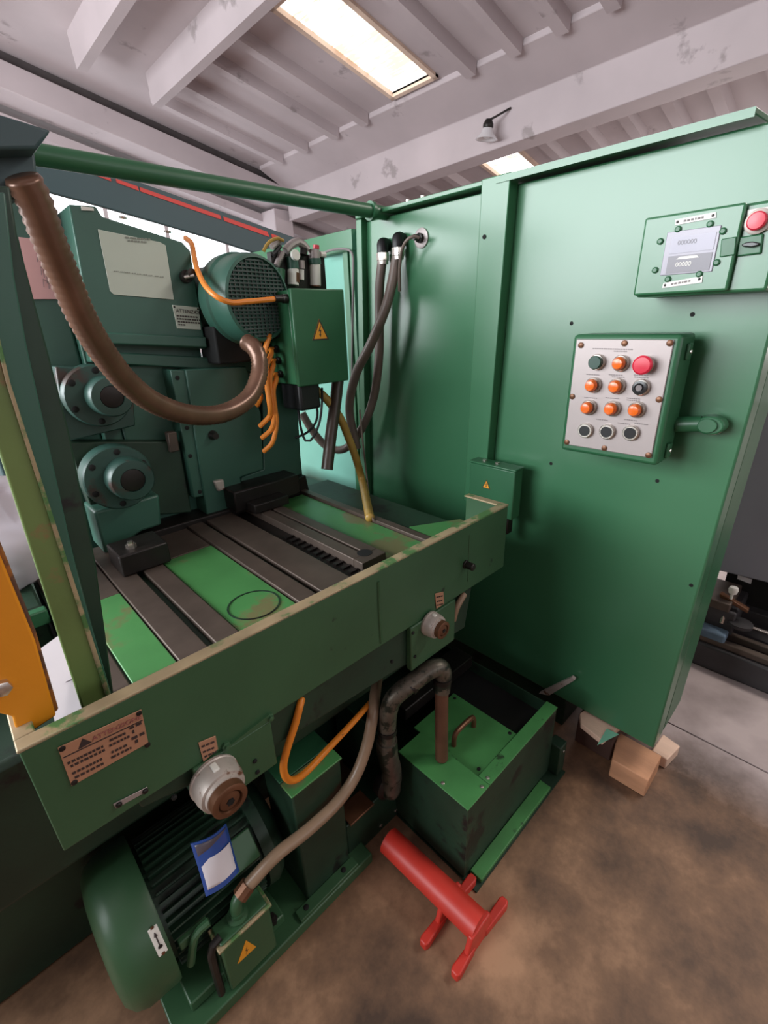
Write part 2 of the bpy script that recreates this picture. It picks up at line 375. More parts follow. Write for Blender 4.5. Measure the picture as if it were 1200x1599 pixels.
cf = 1.6
MB().box(.405, .95, 1.62, 2.0, .851, 1.52).build('column_body', TEAL, col, .008)
MB().box(.352, .404, 1.63, 2.0, .851, 1.70).build('column_filler', TEAL, col, .004)
MB().box(.405, .70, 1.62, 2.0, 1.521, 1.72).build('head_block', TEAL, col, .006)
MB().box(.20, .352, 1.66, 2.0, .851, 2.02).build('side_casting', TEAL, col, .008)
def cplate(name, d, m, *pts, bevel=.004, y=cf, back=.03):
    P = poly('y', y - d, *pts)
    return MB().prism(P, (0, d + back, 0)).build(name, m, col, bevel)
top = cplate('head_cover', .035, TEAL, (107, 319), (150, 322), (160, 338), (285, 378), (298, 392), (322, 545), (146, 535), back=.25)
cplate('ledge', .055, TEAL, (146, 518), (322, 526), (324, 543), (148, 536))
cplate('rail_plate', .02, TEAL, (140, 548), (470, 566), (468, 585), (142, 566))
gs = cplate('guide_strip', .05, TEAL, (266, 577), (290, 578), (322, 774), (303, 778))
for px, py in ((277, 590), (292, 668), (297, 712), (312, 768)):
    screw(at(px, py, 'y', cf - .05), (0, -1, 0), .007, HOLE, gs)
sc_ = cplate('slide_cover', .06, TEAL, (290, 577), (385, 572), (408, 646), (412, 733), (376, 745), (378, 768), (363, 772), (364, 808), (326, 821))
MB().lathe(at(331, 679, 'y', cf - .055), (0, -1, 0), [(0, .016), (.012, .016), (.02, .012), (.032, .011)], 16).build('plunger', DKSTEEL, sc_)
cplate('oil_nipple', .075, DIRTYALU, (335, 752), (350, 749), (352, 764), (342, 768))
cplate('clamp_arm', .10, TEAL, (147, 799), (249, 772), (253, 820), (222, 830), (186, 856), (164, 866), bevel=.008)
cplate('side_slab', .05, OILTEAL, (86, 572), (205, 578), (212, 665), (104, 690))
cplate('lower_slab', .03, DKGREEN, (104, 690), (280, 690), (300, 800), (150, 812))
cplate('slide_base', .045, TEAL, (410, 575), (462, 580), (470, 712), (474, 752), (378, 790), (364, 800), (378, 745), (412, 733))
cplate('dark_shelf', .08, DKSTEEL, (170, 850), (380, 790), (478, 742), (484, 768), (390, 812), (180, 880))
def flange(px, py, R, y):
    c = at(px, py, 'y', y)
    f_ = MB().lathe(c + V(0, .04, 0), (0, -1, 0), [(0, R), (.05, R), (.055, R * .96)], 32).build('spindle_flange', OILTEAL, col)
    MB().lathe(c + V(.02, -.015, 0), (0, -1, 0), [(0, R * .66), (.05, R * .64), (.055, R * .6), (.056, R * .36), (.03, R * .34)], 28).build('spindle_nose', OILTEAL, f_)
    MB().lathe(c + V(.02, -.05, 0), (0, -1, 0), [(0, R * .34), (.018, R * .34), (.02, R * .2)], 20).build('spindle_bore', DKSTEEL, f_)
    for k in range(6):
        t = k * math.pi / 3 + .4
        screw(c + V(math.cos(t) * R * .82, -.015, math.sin(t) * R * .82), (0, -1, 0), .009, HOLE, f_, 'bolt')
flange(152, 618, .085, 1.53); flange(185, 745, .095, 1.50)
# latch on the column
lt = MB().prism(poly('y', cf - .05, (262, 676), (276, 674), (281, 704), (267, 707)), (0, .03, 0)).build('latch', STEEL, col, .003)
# knob at upper right of the cover plate
kb = MB().lathe(at(289, 433, 'y', cf - .035), (0, -1, .1), [(0, .018), (.02, .018), (.022, .01), (.045, .01), (.046, .014), (.06, .014)], 14).build('lock_knob', DKSTEEL, col)
MB().tube([at(289, 433, 'y', cf - .08), at(304, 430, 'y', cf - .1)], .005).build('lever', CHROME, kb)
MB().prism(poly('y', 1.56, (127, 322), (146, 324), (147, 329), (128, 328)), (0, .006, 0)).build('tape_label', WHITE, col)
for px, py in ((192, 340), (262, 362)): screw(at(px, py, 'y', 1.565), (0, -.3, 1), .010, CHROME, col)

# plates and notices on the column
gp = thing('faded_data_plate', 'large blank faded grey plate on the upper column cover', 'plate', at(215, 465, 'y', 1.562))
MB().prism(poly('y', 1.562, (153, 358), (250, 378), (259, 383), (272, 468), (178, 460), (172, 454)), (0, .003, 0)).build('plate', GREYPLATE, gp, .001)
m_ = MB(); dashes(m_, at(196, 372, 'y', 1.5605), (1, 0, .0), (0, 0, 1), .07, .004, 7, seed=2); dashes(m_, at(200, 377, 'y', 1.5605), (1, 0, 0), (0, 0, 1), .05, .004, 5, seed=3)
for k in range(9): dashes(m_, at(178 + 9 * k + (k % 2), 424 + k * 1.1, 'y', 1.5605), (1, 0, 0), (0, 0, 1), .012, .002, 2, seed=k + 30)
stuff(m_.build('faded_print', FADEINK, gp))
at_ = thing('warning_notice_plate', 'small pale ATTENZIONE notice at the lower right of the column cover', 'sign', at(293, 514, 'y', 1.562))
P4 = poly('y', 1.562, (269, 476), (311, 480), (314, 515), (277, 513))
MB().prism(P4, (0, .003, 0)).build('plate', GREYPLATE, at_, .001)
rr = P4[1] - P4[0]; uu = P4[0] - P4[3]
text('ATTENZIONE', .0145, P4[0] - uu * .30 + rr * .08 + V(0, -.001, 0), rr, uu, INK, at_)
m_ = MB()
for k, (l, n) in enumerate(((.80, 8), (.86, 9), (.84, 9), (.3, 3))):
    dashes(m_, P4[0] - uu * (.48 + .125 * k) + rr * .07 + V(0, -.001, 0), rr, uu, rr.length * l, .0042, n, seed=k)
stuff(m_.build('small_print', INK, at_))
for p in (P4[0] + rr * .06 - uu * .08, P4[1] - rr * .06 - uu * .08): screw(p, (0, -1, 0), .003, DKSTEEL, at_, h=.002)
pk = thing('pink_notice_sheet', 'pink paper notice taped to the column at far left, behind the brown conduit', 'notice', at(70, 467, 'y', 1.64))
PN = poly('y', 1.645, (29, 370), (96, 378), (104, 467), (51, 467))
MB().prism(PN, (0, .002, 0)).build('sheet', PINK, pk)
m_ = MB(); rnd = random.Random(3)
for k in range(11):
    c = PN[0].lerp(PN[1], rnd.uniform(.15, .9)).lerp(PN[3].lerp(PN[2], .6), rnd.uniform(.15, .85)) + V(0, -.001, 0)
    m_.tube([c + V(.012 * math.cos(t), 0, .012 * math.sin(t)) for t in (0, 1, 2, 3, 4)], .0008, 4)
stuff(m_.build('pencil_marks', GREYINK, pk))

# table
tb = thing('machine_table', 'bright green machine table with steel T-slot rails, behind the green tray', 'table', (.6, 1.1, .86))
MB().box(.06, 1.165, .735, 1.60, .868, TZ - .012).build('table_casting', DKGREEN, tb)
def infill(x0, x1, m=BRIGHT, z=TZ, y0=.74, y1=1.46): return MB().box(x0, x1, y0, y1, z - .011, z).build('infill_panel', m, tb, .002)
def rail(x0, x1, z, y0=.74, y1=1.58): return MB().box(x0, x1, y0, y1, TZ - .012, z).build('steel_rail', STEEL, tb, .002)
MB().box(.065, .118, .74, 1.5, TZ - .012, TZ - .002).build('steel_rail', STEEL, tb, .002)
infill(.122, .208, y1=1.24)
MB().box(.122, .208, 1.24, 1.58, TZ - .012, TZ).build('steel_rail', STEEL, tb, .002)
rail(.211, .272, TZ + .006); rail(.290, .344, TZ + .006)
infill(.348, .500, y1=1.33)
MB().box(.348, .500, 1.335, 1.58, TZ - .012, TZ).build('steel_rail', STEEL, tb, .002)
rail(.505, .556, TZ + .006); rail(.572, .668, TZ + .006)
# ribbed chute beside the raised rail
ch = MB().box(.672, .738, .74, 1.58, TZ - .011, TZ - .006).build('chute', DKSTEEL, tb)
for k in range(14): MB().box(.69, .716, .78 + k * .032, .794 + k * .032, TZ - .006, TZ).build('chute_rib', DKSTEEL, ch)
# raised rail with keyhole slot
rr_ = MB()
rr_.box(.722, .762, .90, 1.58, TZ - .01, TZ + .02); rr_.box(.772, .812, .90, 1.58, TZ - .01, TZ + .02); rr_.box(.722, .812, .862, .9, TZ - .01, TZ + .02)
rr_.build('raised_rail', STEEL, tb, .002)
MB().box(.761, .773, .90, 1.58, TZ - .01, TZ + .004).build('slot', HOLE, tb)
MB().lathe((.768, .905, TZ + .0195), (0, 0, 1), [(0, .022), (.0015, .022)], 20).build('slot_hole', HOLE, tb)
infill(.816, .962, y1=1.50)
rail(.966, .994, TZ + .01, y1=1.62)
MB().prism([(.998, .82, TZ), (1.16, .80, TZ), (1.17, .87, TZ), (1.01, .955, TZ)], (0, 0, .006)).build('end_sheet', BRIGHT, tb)
# round plug seam in the middle infill
ring = MB(); cc = V(.425, .93, TZ + .0004)
for k in range(30):
    a, b = 2 * math.pi * k / 30, 2 * math.pi * (k + 1) / 30
    ring.prism([cc + V(math.cos(a), math.sin(a), 0) * .060, cc + V(math.cos(b), math.sin(b), 0) * .060, cc + V(math.cos(b), math.sin(b), 0) * .064, cc + V(math.cos(a), math.sin(a), 0) * .064], (0, 0, .0012))
ring.build('plug_seam', DKGREEN, tb)
cb = thing('clamp_block', 'dark oily steel clamp block on the table under the lower spindle', 'block', at(228, 905, 'z', TZ + .006))
c0 = at(215, 908, 'z', TZ + .006)
MB().box(c0.x - .02, c0.x + .11, 1.30, 1.42, TZ + .0065, TZ + .07).build('block', DKSTEEL, cb, .005)
MB().lathe((c0.x + .025, 1.34, TZ + .069), (0, 0, 1), [(0, .014), (.012, .014), (.013, .008), (.02, .008)], 6).build('nut', CHROME, cb)
cb2 = thing('slide_stop', 'black stepped block at the table back below the orange cables', 'block', (.80, 1.52, TZ + .006))
MB().box(.66, .93, 1.46, 1.575, TZ + .021, TZ + .10).build('block', DKSTEEL, cb2, .006)
MB().box(.70, .84, 1.40, 1.46, TZ + .021, TZ + .055).build('step', DKSTEEL, cb2, .004)

# ------------------------------------------------------------------ front tray (apron)
ap = thing('front_splash_tray', 'long green splash tray with a worn rim across the front of the machine', 'tray', (.56, .72, .6))
AX0, AX1, AY, AZ0, AZ1 = -.054, 1.183, .70, .868, 1.083
fp = MB().box(AX0, AX1, AY, AY + .012, AZ0, AZ1 - .003).build('front_plate', APRON, ap, .002)
MB().box(AX0 - .002, AX1 + .002, AY - .002, AY + .024, AZ1 - .003, AZ1 + .003).build('rim', WORN, ap, .002)
MB().box(AX1 - .012, AX1, AY + .013, .85, AZ0, AZ1 - .003).build('end_plate', APRON, ap, .002)
MB().box(AX1 - .024, AX1 + .002, AY + .024, .85, AZ1 - .003, AZ1 + .003).build('rim', WORN, ap, .002)
MB().box(AX0, AX0 + .012, AY + .013, .85, AZ0, AZ1 - .003).build('end_plate', APRON, ap, .002)
MB().box(AX0 - .002, AX0 + .024, AY + .024, .85, AZ1 - .003, AZ1 + .003).build('rim', WORN, ap, .002)
MB().tube([(.632, AY, AZ0 + .01), (.630, AY, .96), (.631, AY, 1.055)], .004, 8).build('weld_seam', APRON, ap)
MB().tube([(.988, AY, AZ0 + .03), (.987, AY, 1.05)], .0016, 6).build('weld_seam', APRON, ap)
bc = V(.973, AY, .962)
bl = MB().lathe(bc, (0, -1, 0), [(0, .013), (.004, .013), (.005, .011), (.028, .011), (.031, .008)], 16).build('stop_bolt', DKSTEEL, ap)
MB().prism([(.055, .712, .868), (1.03, .712, .868), (1.0, .712, .72), (.30, .712, .775), (.22, .712, .80), (.06, .712, .84)], (0, .02, 0)).build('skirt', DKGREEN, ap, .003)
MB().box(-.04, 1.16, .735, .98, .853, .866).build('tray_floor', DKGREEN, ap)
def small_plate(name, P, m, n=(0, -1, 0), t=.002): return MB().prism(P, Vector(n).normalized() * -t).build(name, m, ap, .0008)
hp = MB().box(.150, .312, .694, .712, .745, .868).build('hub_plate', APRON, ap, .003)
MB().prism([(.20, .694, .868), (.312, .694, .884), (.312, .694, .868)], (0, .006, 0)).build('hub_gusset', APRON, ap)
for px, py in ((272, 1245), (398, 1188), (402, 1205)): screw(at(px, py, 'y', .694), (0, -1, 0), .005, HOLE, hp)
for px, py in ((352, 1163), (420, 1118)):
    MB().lathe(at(px, py, 'y', .70), (0, -1, 0), [(0, .009), (.006, .009), (.007, .006), (.012, .006), (.013, .003)], 6).build('bolt', APRON, ap)
hp2 = MB().box(.735, .925, .694, .712, .725, .868).build('hub_plate', APRON, ap, .003)
for px, py in ((645, 988), (648, 1025), (612, 1033)): screw(at(px, py, 'y', .694), (0, -1, 0), .005, HOLE, hp2)
def dial(px, py, R, label):
    c = at(px, py, 'y', .65); c.y = .694
    d = thing('graduated_dial', label, 'knob', c)
    k = R / .042
    MB().lathe(c, (0, -1, 0), [(0, R * 1.02), (.006, R * 1.04), (.008, R), (.026 * k, R), (.040 * k, R * .92)], 32).build('dial_ring', DIRTYALU, d)
    MB().lathe(c + V(0, -.040 * k, 0), (0, -1, 0), [(0, R * .80), (.008 * k, R * .78), (.009 * k, R * .60)], 32).build('dial_face', DIRTYALU, d)
    MB().lathe(c + V(0, -.047 * k, 0), (0, -1, 0), [(0, R * .74), (.016 * k, R * .74), (.018 * k, R * .66), (.018 * k, R * .5), (.010 * k, R * .45)], 28).build('brown_collar', BROWNM, d)
    MB().lathe(c + V(0, -.050 * k, 0), (0, -1, 0), [(0, R * .45), (.012 * k, R * .42), (.014 * k, R * .25)], 24).build('hub', BROWNM, d)
    MB().lathe(c + V(0, -.0635 * k, 0), (0, -1, 0), [(0, R * .17), (.002, R * .17)], 6).build('hex_socket', HOLE, d)
    MB().box(c.x - .006, c.x + .006, c.y - .030 * k, c.y - .012, c.z + R * .86, c.z + R * 1.04).build('index_mark', WHITE, d, .002)
    return d
dial(350, 1237, .046, 'large dirty white dial with brown centre, low on the tray above the motor')
dial(690, 983, .034, 'smaller off-white dial with brown centre near the right end of the tray')
def label_plate(name, label, P, mtl, lines, rivets=True):
    t = thing(name, label, 'sign', sum(P, Vector()) / 4)
    MB().prism(P, (0, .0015, 0)).build('plate', mtl, t, .0006)
    r = P[1] - P[0]; u = P[0] - P[3]; m_ = MB()
    for k, (fx, fy, l, h, n) in enumerate(lines):
        dashes(m_, P[0] + r * fx - u * fy + V(0, -.0004, 0), r, u, r.length * l, h, n, seed=k + len(name))
    if lines: stuff(m_.build('print', INK, t))
    if rivets:
        for a, b in ((.04, .06), (.96, .06), (.96, .94), (.04, .94)): screw(P[0] + r * a - u * b, (0, -1, 0), .0045, DKSTEEL, t, 'rivet', .002)
    return t, r, u
yw = .6975
PB = poly('y', yw, (90, 1168), (221, 1108), (232, 1160), (112, 1228))
t, r, u = label_plate('warning_plate', 'brown engraved ATTENZIONE plate riveted on the left end of the tray', PB, BRASSPL,
    [(.04, .46, .42, .004, 8), (.06, .56, .40, .004, 7), (.54, .40, .20, .004, 4), (.52, .52, .26, .004, 5), (.80, .34, .16, .004, 2), (.82, .47, .05, .006, 1),
     (.05, .74, .36, .004, 7), (.06, .86, .34, .004, 6), (.52, .70, .22, .004, 4), (.50, .82, .26, .004, 4), (.79, .62, .17, .005, 2), (.82, .74, .05, .006, 1)])
text('ATTENZIONE', .0115, PB[0] + r * .36 - u * .20 + V(0, -.001, 0), r, u, mat('faded_red_print', (150, 92, 84), .6), t)
MB().prism([PB[0] + r * .02 - u * .275, PB[0] + r * .98 - u * .275, PB[0] + r * .98 - u * .255, PB[0] + r * .02 - u * .255], (0, -.0008, 0)).build('rule_line', INK, t)
tc_ = PB[0] + r * .27 - u * .15; MB().prism([tc_ + V(-.009, 0, -.006), tc_ + V(.009, 0, -.006), tc_ + V(0, 0, .009)], (0, -.0008, 0)).build('triangle_mark', INK, t)
PT = poly('y', yw, (177, 1256), (230, 1229), (232, 1235), (181, 1263))
t, r, u = label_plate('riveted_strip_plate', 'thin blank tan strip plate riveted below the brown warning plate', PT, ALU, [], False)
for a in (.12, .9): screw(PT[0] + r * a - u * .5, (0, -1, 0), .005, DKSTEEL, t, 'rivet')
for nm, lab, q in (('dial_label', 'tiny worn label on the tray just above the large dial', [(310, 1160), (337, 1149), (341, 1170), (318, 1190)]),
                   ('dial_label', 'tiny pale label on the tray just above the smaller dial', [(680, 927), (693, 924), (694, 943), (682, 951)])):
    P = poly('y', yw, *q); t, r, u = label_plate(nm, lab, P, BRASSPL, [(.1, .28, .8, .004, 3), (.1, .56, .7, .004, 3), (.12, .8, .7, .004, 3)], False)

# ------------------------------------------------------------------ left posts and sheets
lp = thing('guard_post', 'tall worn yellow-green guard post at the left end of the tray', 'post', (.1, .83, .87))
yp = .80
MB().prism(poly('y', yp, (130, 1112), (172, 1094), (13, 600), (-60, 300), (-150, 300), (-36, 600)), (0, .012, 0)).build('front_plate', POST, lp, .003)
MB().prism(poly('y', yp - .004, (168, 1094), (175, 1090), (17, 600), (-54, 300), (-62, 300), (10, 600)), (0, .014, 0)).build('worn_edge', WORN, lp, .002)
MB().prism(poly('y', yp + .02, (173, 1094), (176, 1090), (124, 910), (82, 720), (42, 540), (22, 430), (8, 300), (-60, 300), (0, 600)), (0, .02, 0)).build('rear_plate', TEAL, lp, .003)
MB().prism(poly('y', yp + .05, (174, 1094), (178, 1085), (150, 880), (108, 673), (80, 567), (52, 462), (28, 370), (15, 290), (-30, 290), (40, 600)), (0, .02, 0)).build('inner_web', DKGREEN, lp, .003)
ph = thing('post_head', 'dark blue-green bracket at the top of the guard post under the ceiling', 'bracket', at(40, 245, 'y', .98))
MB().prism(poly('y', .95, (-120, 150), (0, 178), (80, 203), (66, 222), (58, 232), (-120, 236)), (0, .05, 0)).build('head_plate', GANTRY, ph, .004)
MB().prism(poly('y', 1.0, (-120, 236), (54, 236), (60, 285), (40, 300), (26, 310), (-120, 330)), (0, .05, 0)).build('cheek_plate', GANTRY, ph, .004)
op = thing('orange_upright', 'chipped orange steel upright at the far left edge, inside the tray corner', 'post', at(45, 1140, 'y', .76))
MB().prism(poly('y', .75, (-120, 1085), (20, 1120), (24, 1138), (55, 1140), (88, 1118), (55, 1000), (0, 866), (-60, 720), (-225, 300), (-340, 300), (-180, 760)), (0, .012, 0)).build('web', ORANGE, op, .003)
MB().prism(poly('y', .765, (55, 1140), (92, 1108), (56, 985), (2, 850), (-60, 700), (-215, 300), (-225, 300), (-80, 720), (0, 900)), (0, .03, 0)).build('flange', mat('rusty_orange', (150, 92, 36), .6, var=.2, spots=(90, 62, 48), spot_lo=.48, spot_scale=12), op, .003)
MB().lathe(at(2, 1072, 'y', .75), (0, -1, 0), [(0, .012), (.01, .012), (.012, .008)], 6).build('bolt', CHROME, op)
ws = thing('white_sheet_panel', 'white paper sheet between the orange upright and the green post', 'sheet', at(95, 1105, 'y', .93))
PW = [at(x_, y_, 'y', v_) for x_, y_, v_ in ((56, 1018, 1.10), (92, 992, 1.11), (118, 985, 1.11), (160, 1150, .86), (100, 1180, .86))]
MB().prism(PW, (0, .003, -.003)).build('sheet', PAPER, ws)
MB().tube([PW[1].lerp(PW[4], .45) + V(.02, -.002, 0) + V(.012 * math.cos(t), 0, .004 * math.sin(t)) for t in (0, 1.2, 2.4, 3.6, 4.8, 6)], .0012, 6).build('drawn_loop', INK, ws)
bg = MB()
def blob(mb, c, rx, ry, rz, seed, n=14, m=9):
    rnd = random.Random(seed); ph_ = [rnd.uniform(0, 6) for _ in range(6)]; vs = []; fs = []
    for i in range(m + 1):
        a = math.pi * i / m
        for k in range(n):
            t = 2 * math.pi * k / n
            q = 1 + .16 * math.sin(3 * t + ph_[0] + 2 * a) + .1 * math.sin(5 * a + ph_[1]) + .08 * math.sin(7 * t + ph_[2])
            vs.append(c + V(rx * math.sin(a) * math.cos(t) * q, ry * math.sin(a) * math.sin(t) * q, rz * math.cos(a) * q))
    for i in range(m):
        for k in range(n): fs.append((i * n + k, i * n + (k + 1) % n, (i + 1) * n + (k + 1) % n, (i + 1) * n + k))
    mb.add(vs, fs)
c = at(10, 838, 'y', 1.5); blob(bg, c, .16, .12, .13, 4)
tag(bg.build('plastic_bag', BAG, smooth=80), 'crumpled white plastic bag at the far left edge behind the orange upright', 'bag')
bt = c.z - .128
lb = thing('left_bench', 'dark green bench behind the guard post at the far left, under the white bag', 'bench', (-.4, 1.5, .86))
MB().box(-.72, .05, 1.30, 1.62, .851, bt).build('bench_body', DKGREEN, lb, .006)
MB().box(-.72, .055, 1.27, 1.299, bt - .04, bt).build('front_lip', GREEN, lb, .004)

# ------------------------------------------------------------------ right side guard panel
PX = 1.5
gp_ = thing('side_guard_panel', 'large green sheet metal guard panel standing along the right side', 'panel', (1.6, 1.0, .17))
def xp(x, *pts): return [at(a, b, 'x', x) for a, b in pts]
YR, ZB, ZT = .232, .172, 2.018
FS = MB().prism([(PX, YR, ZB), (PX, 1.14, ZB), (PX, 1.0, ZT - .02), (PX, .30, ZT - .02), (PX, .216, 1.75), (PX, .212, 1.40)], (.10, 0, 0))
fs_ = FS.build('front_sheet', PANEL, gp_, .006)
MB().prism([(PX + .1, YR - .001, ZB + .01), (PX + .1, 1.7, ZB + .01), (PX + .1, 1.7, ZT - .03), (PX + .1, .30, ZT - .03), (PX + .1, .216, 1.75), (PX + .1, .212, 1.40)], (.2, 0, 0)).build('cabinet_body', GREEN, gp_, .004)
MB().prism([(PX - .05, .335, ZT), (PX + .30, .30, ZT), (PX + .30, .985, ZT), (PX - .05, .985, ZT)], (0, 0, -.012)).build('top_flange', PANEL, gp_, .002)
MB().prism([(PX - .053, .335, ZT), (PX - .053, .985, ZT), (PX - .053, .985, ZT - .018), (PX - .053, .335, ZT - .018)], (.0025, 0, 0)).build('flange_lip', PANEL, gp_)
MB().box(1.535, 1.78, .57, 1.7, 0, .170).build('base_frame', DKGREEN, gp_, .004)  # added dark block, stands in for floor shade and carries the panel
# post between the two sheets
ps = MB().prism([(PX - .05, .968, .93), (PX - .05, 1.062, .93), (PX - .05, 1.040, ZT + .004), (PX - .05, .935, ZT + .004)], (.05, 0, 0)).build('fold_post', PANEL, gp_, .003)
screw(at(757, 370, 'x', PX - .05), (-1, 0, 0), .007, HOLE, ps)
rs = MB().prism([(PX, 1.06, .62), (PX, 1.72, .62), (PX, 1.66, ZT - .02), (PX, 1.04, ZT - .02)], (.02, 0, 0)).build('rear_sheet', PANEL, gp_, .003)
MB().prism([(PX - .045, 1.04, ZT + .002), (PX - .045, 1.66, ZT + .002), (PX - .045, 1.66, ZT - .012), (PX - .045, 1.04, ZT - .012)], (.3, 0, 0)).build('top_flange', PANEL, gp_, .002)
MB().prism([(PX - .03, 1.70, .62), (PX - .03, 1.735, .62), (PX - .03, 1.675, ZT - .012), (PX - .03, 1.64, ZT - .012)], (.05, 0, 0)).build('rear_post', PANEL, gp_, .003)
for px, py in ((893, 505), (1082, 491), (861, 724), (1027, 751), (1080, 914)):
    screw(at(px, py, 'x', PX), (-1, 0, 0), .006, HOLE, fs_, h=.001)
# rear door frame beyond the hoses
rd = thing('rear_door', 'pale teal door with a framed opening at the back of the right guard panel', 'door', (1.55, 2.1, .62))
MB().prism([(PX + .03, 1.745, .62), (PX + .03, 2.7, .62), (PX + .03, 2.7, ZT - .03), (PX + .03, 1.69, ZT - .03)], (.02, 0, 0)).build('door_sheet', mat('pale_teal_paint', (120, 176, 160), .25, var=.06), rd)  # lit gloss of the panel paint put into a paler sheet colour
MB().box(PX, PX + .03, 1.74, 2.6, 1.905, ZT - .03).build('top_rail', PANEL, rd, .002)
MB().box(PX, PX + .03, 1.775, 1.81, .62, 1.905).build('stile', PANEL, rd, .002)
MB().box(PX, PX + .03, 1.740, 1.762, .62, 1.905).build('stile', PANEL, rd, .002)
MB().tube([at(497, 398, 'x', 1.46), at(520, 390, 'x', 1.46), at(540, 389, 'x', 1.46), at(549, 394, 'x', 1.46), at(552, 410, 'x', 1.46), at(551, 500, 'x', 1.46), at(549, 640, 'x', 1.46)], .005, 8).build('conduit', GREYINK, rd)
for px, py in ((592, 333), (637, 327), (660, 322)):
    p = at(px, py, 'x', PX + .02)
    MB().lathe((p.x, p.y, ZT + .003), (0, 0, 1), [(0, .012), (.006, .012), (.007, .007), (.02, .007), (.021, .004)], 6).build('flange_bolt', CHROME, gp_)

# overhead pipe
op_ = thing('overhead_pipe', 'long green round pipe running from the left post to the guard panel', 'pipe', (.9, 1.53, 2.0))
p0 = at(40, 226, 'y', 1.53); p1 = at(600, 330, 'y', 1.53)
MB().cyl((p0.x - .3, 1.53, 2.01), (1.58, 1.53, 2.01), .024, n=24).build('pipe_tube', GREEN, op_)
pc = at(577, 328, 'y', 1.53)
MB().lathe((pc.x, 1.53, 2.01), (1, 0, 0), [(0, .033), (.014, .033)], 24).build('pipe_collar', GREEN, op_)

# ------------------------------------------------------------------ junction box by the tray end
jb = thing('terminal_box', 'small green terminal box with a warning triangle at the right end of the tray', 'box', (1.42, .9, .95))
x0 = 1.395
J = [at(735, 715, 'x', x0), at(800, 727, 'x', x0)]
jy1, jy0 = J[0].y, .808
MB().box(x0, PX - .051, jy0, jy1, .93, 1.115).build('enclosure', GREEN, jb, .004)
MB().box(x0 - .006, PX - .051, jy0 - .006, jy1 + .004, 1.116, 1.124).build('lid', GREEN, jb, .003)
for px, py in ((770, 714), (795, 716)): p = at(px, py, 'z', 1.126); MB().lathe((1.42, p.y if .8 < p.y < 1 else .9, 1.123), (0, 0, 1), [(0, .008), (.006, .008), (.007, .004)], 8).build('lid_screw', CHROME, jb)
warn_triangle(jb, 'warning_sticker', at(760, 757, 'x', x0 - .0005), (0, -1, 0), (0, 0, 1), .034, (-1, 0, 0))
MB().box(1.41, 1.446, .83, .86, .86, .93).build('cable_gland', DKSTEEL, jb, .004)

# ------------------------------------------------------------------ operator control box
xc = 1.345
cbx = thing('control_box', 'green operator control box with aluminium face and twelve buttons on the guard panel', 'control box', (1.42, .5, 1.24))
Pc = xp(xc, (899, 530), (1062, 524), (1027, 722), (876, 700))
c_y1, c_y0 = (Pc[0].y + Pc[3].y) / 2, (Pc[1].y + Pc[2].y) / 2
c_z1, c_z0 = (Pc[0].z + Pc[1].z) / 2, (Pc[2].z + Pc[3].z) / 2
MB().box(xc, xc + .115, c_y0 - .004, c_y1 + .004, c_z0 - .008, c_z1 + .008).build('enclosure', GREEN, cbx, .01)
MB().box(xc + .115, PX, c_y0 + .03, c_y1 - .03, c_z0 + .03, c_z1 - .03).build('mounting_block', GREEN, cbx)
fx = xc - .004
fq = xp(fx, (903, 532), (1061, 527), (1023, 717), (879, 698))
fw = MB().box(fx, xc, c_y0 + .012, c_y1 - .008, c_z0 + .012, c_z1 - .004).build('face_plate', ALU, cbx, .002)
FN = (-1, 0, 0)
for px, py in ((908, 539), (976, 536), (1055, 533), (893, 619), (1034, 624), (881, 695), (944, 702), (1016, 711)):
    p = at(px, py, 'x', fx); p.y = min(max(p.y, c_y0 + .02), c_y1 - .016); p.z = min(max(p.z, c_z0 + .02), c_z1 - .012)
    screw(p, FN, .008, BROWNM, fw)
def button(px, py, kind):
    xo = .03 if kind in ('amber',) else .022
    p = at(px, py, 'x', fx - (.018 if kind != 'flat' else .004)); p.x = fx
    k = 1
    b = MB().lathe(p, FN, [(0, 0.0215), (.008, 0.0215), (.009, 0.0195), (.012, 0.0189)], 20).build('push_button', CHROME, cbx)
    if kind == 'red':
        MB().lathe(p + V(-.012, 0, 0), FN, [(0, 0.0150), (.008, 0.0150), (.009, 0.0228), (.018, 0.0234), (.022, 0.0190), (.023, 0.0060)], 28).build('mushroom_cap', REDBTN, b); b['label'] = 'red mushroom emergency button'
    elif kind == 'amber':
        MB().lathe(p + V(-.012, 0, 0), FN, [(0, 0.0163), (.012, 0.0163), (.019, 0.0123), (.020, 0.0052)], 20).build('lamp_lens', AMBER, b)
        MB().lathe(p + V(-.011, 0, 0), FN, [(0, 0.0179), (.007, 0.0179)], 20).build('lens_collar', BROWNM, b); b['label'] = 'amber indicator lamp'
    elif kind == 'green':
        MB().lathe(p + V(-.012, 0, 0), FN, [(0, 0.0175), (.010, 0.0175), (.012, 0.0156)], 20).build('cap', GRNBTN, b); b['label'] = 'dark green push button'
    elif kind == 'key':
        MB().lathe(p + V(-.012, 0, 0), FN, [(0, 0.0175), (.008, 0.0175), (.009, 0.0117), (.007, 0.0078)], 20).build('cap', BLKBTN, b)
        MB().lathe(p + V(-.020, 0, 0), FN, [(0, 0.0078), (.003, 0.0078)], 12).build('key_slot', GREYINK, b); b['label'] = 'black key switch'
    else:
        MB().lathe(p + V(-.011, 0, 0), FN, [(0, 0.0149), (.003, 0.0149)], 20).build('cap', BLKBTN, b); b['label'] = 'black push button'
rows = [(566, ((930, 'green'), (967, 'amber'), (1006, 'red'))), (602, ((924, 'amber'), (961, 'amber'), (999, 'key'))), (637, ((917, 'amber'), (954, 'amber'), (992, 'amber'))), (672, ((915, 'flat'), (949, 'flat'), (986, 'flat')))]
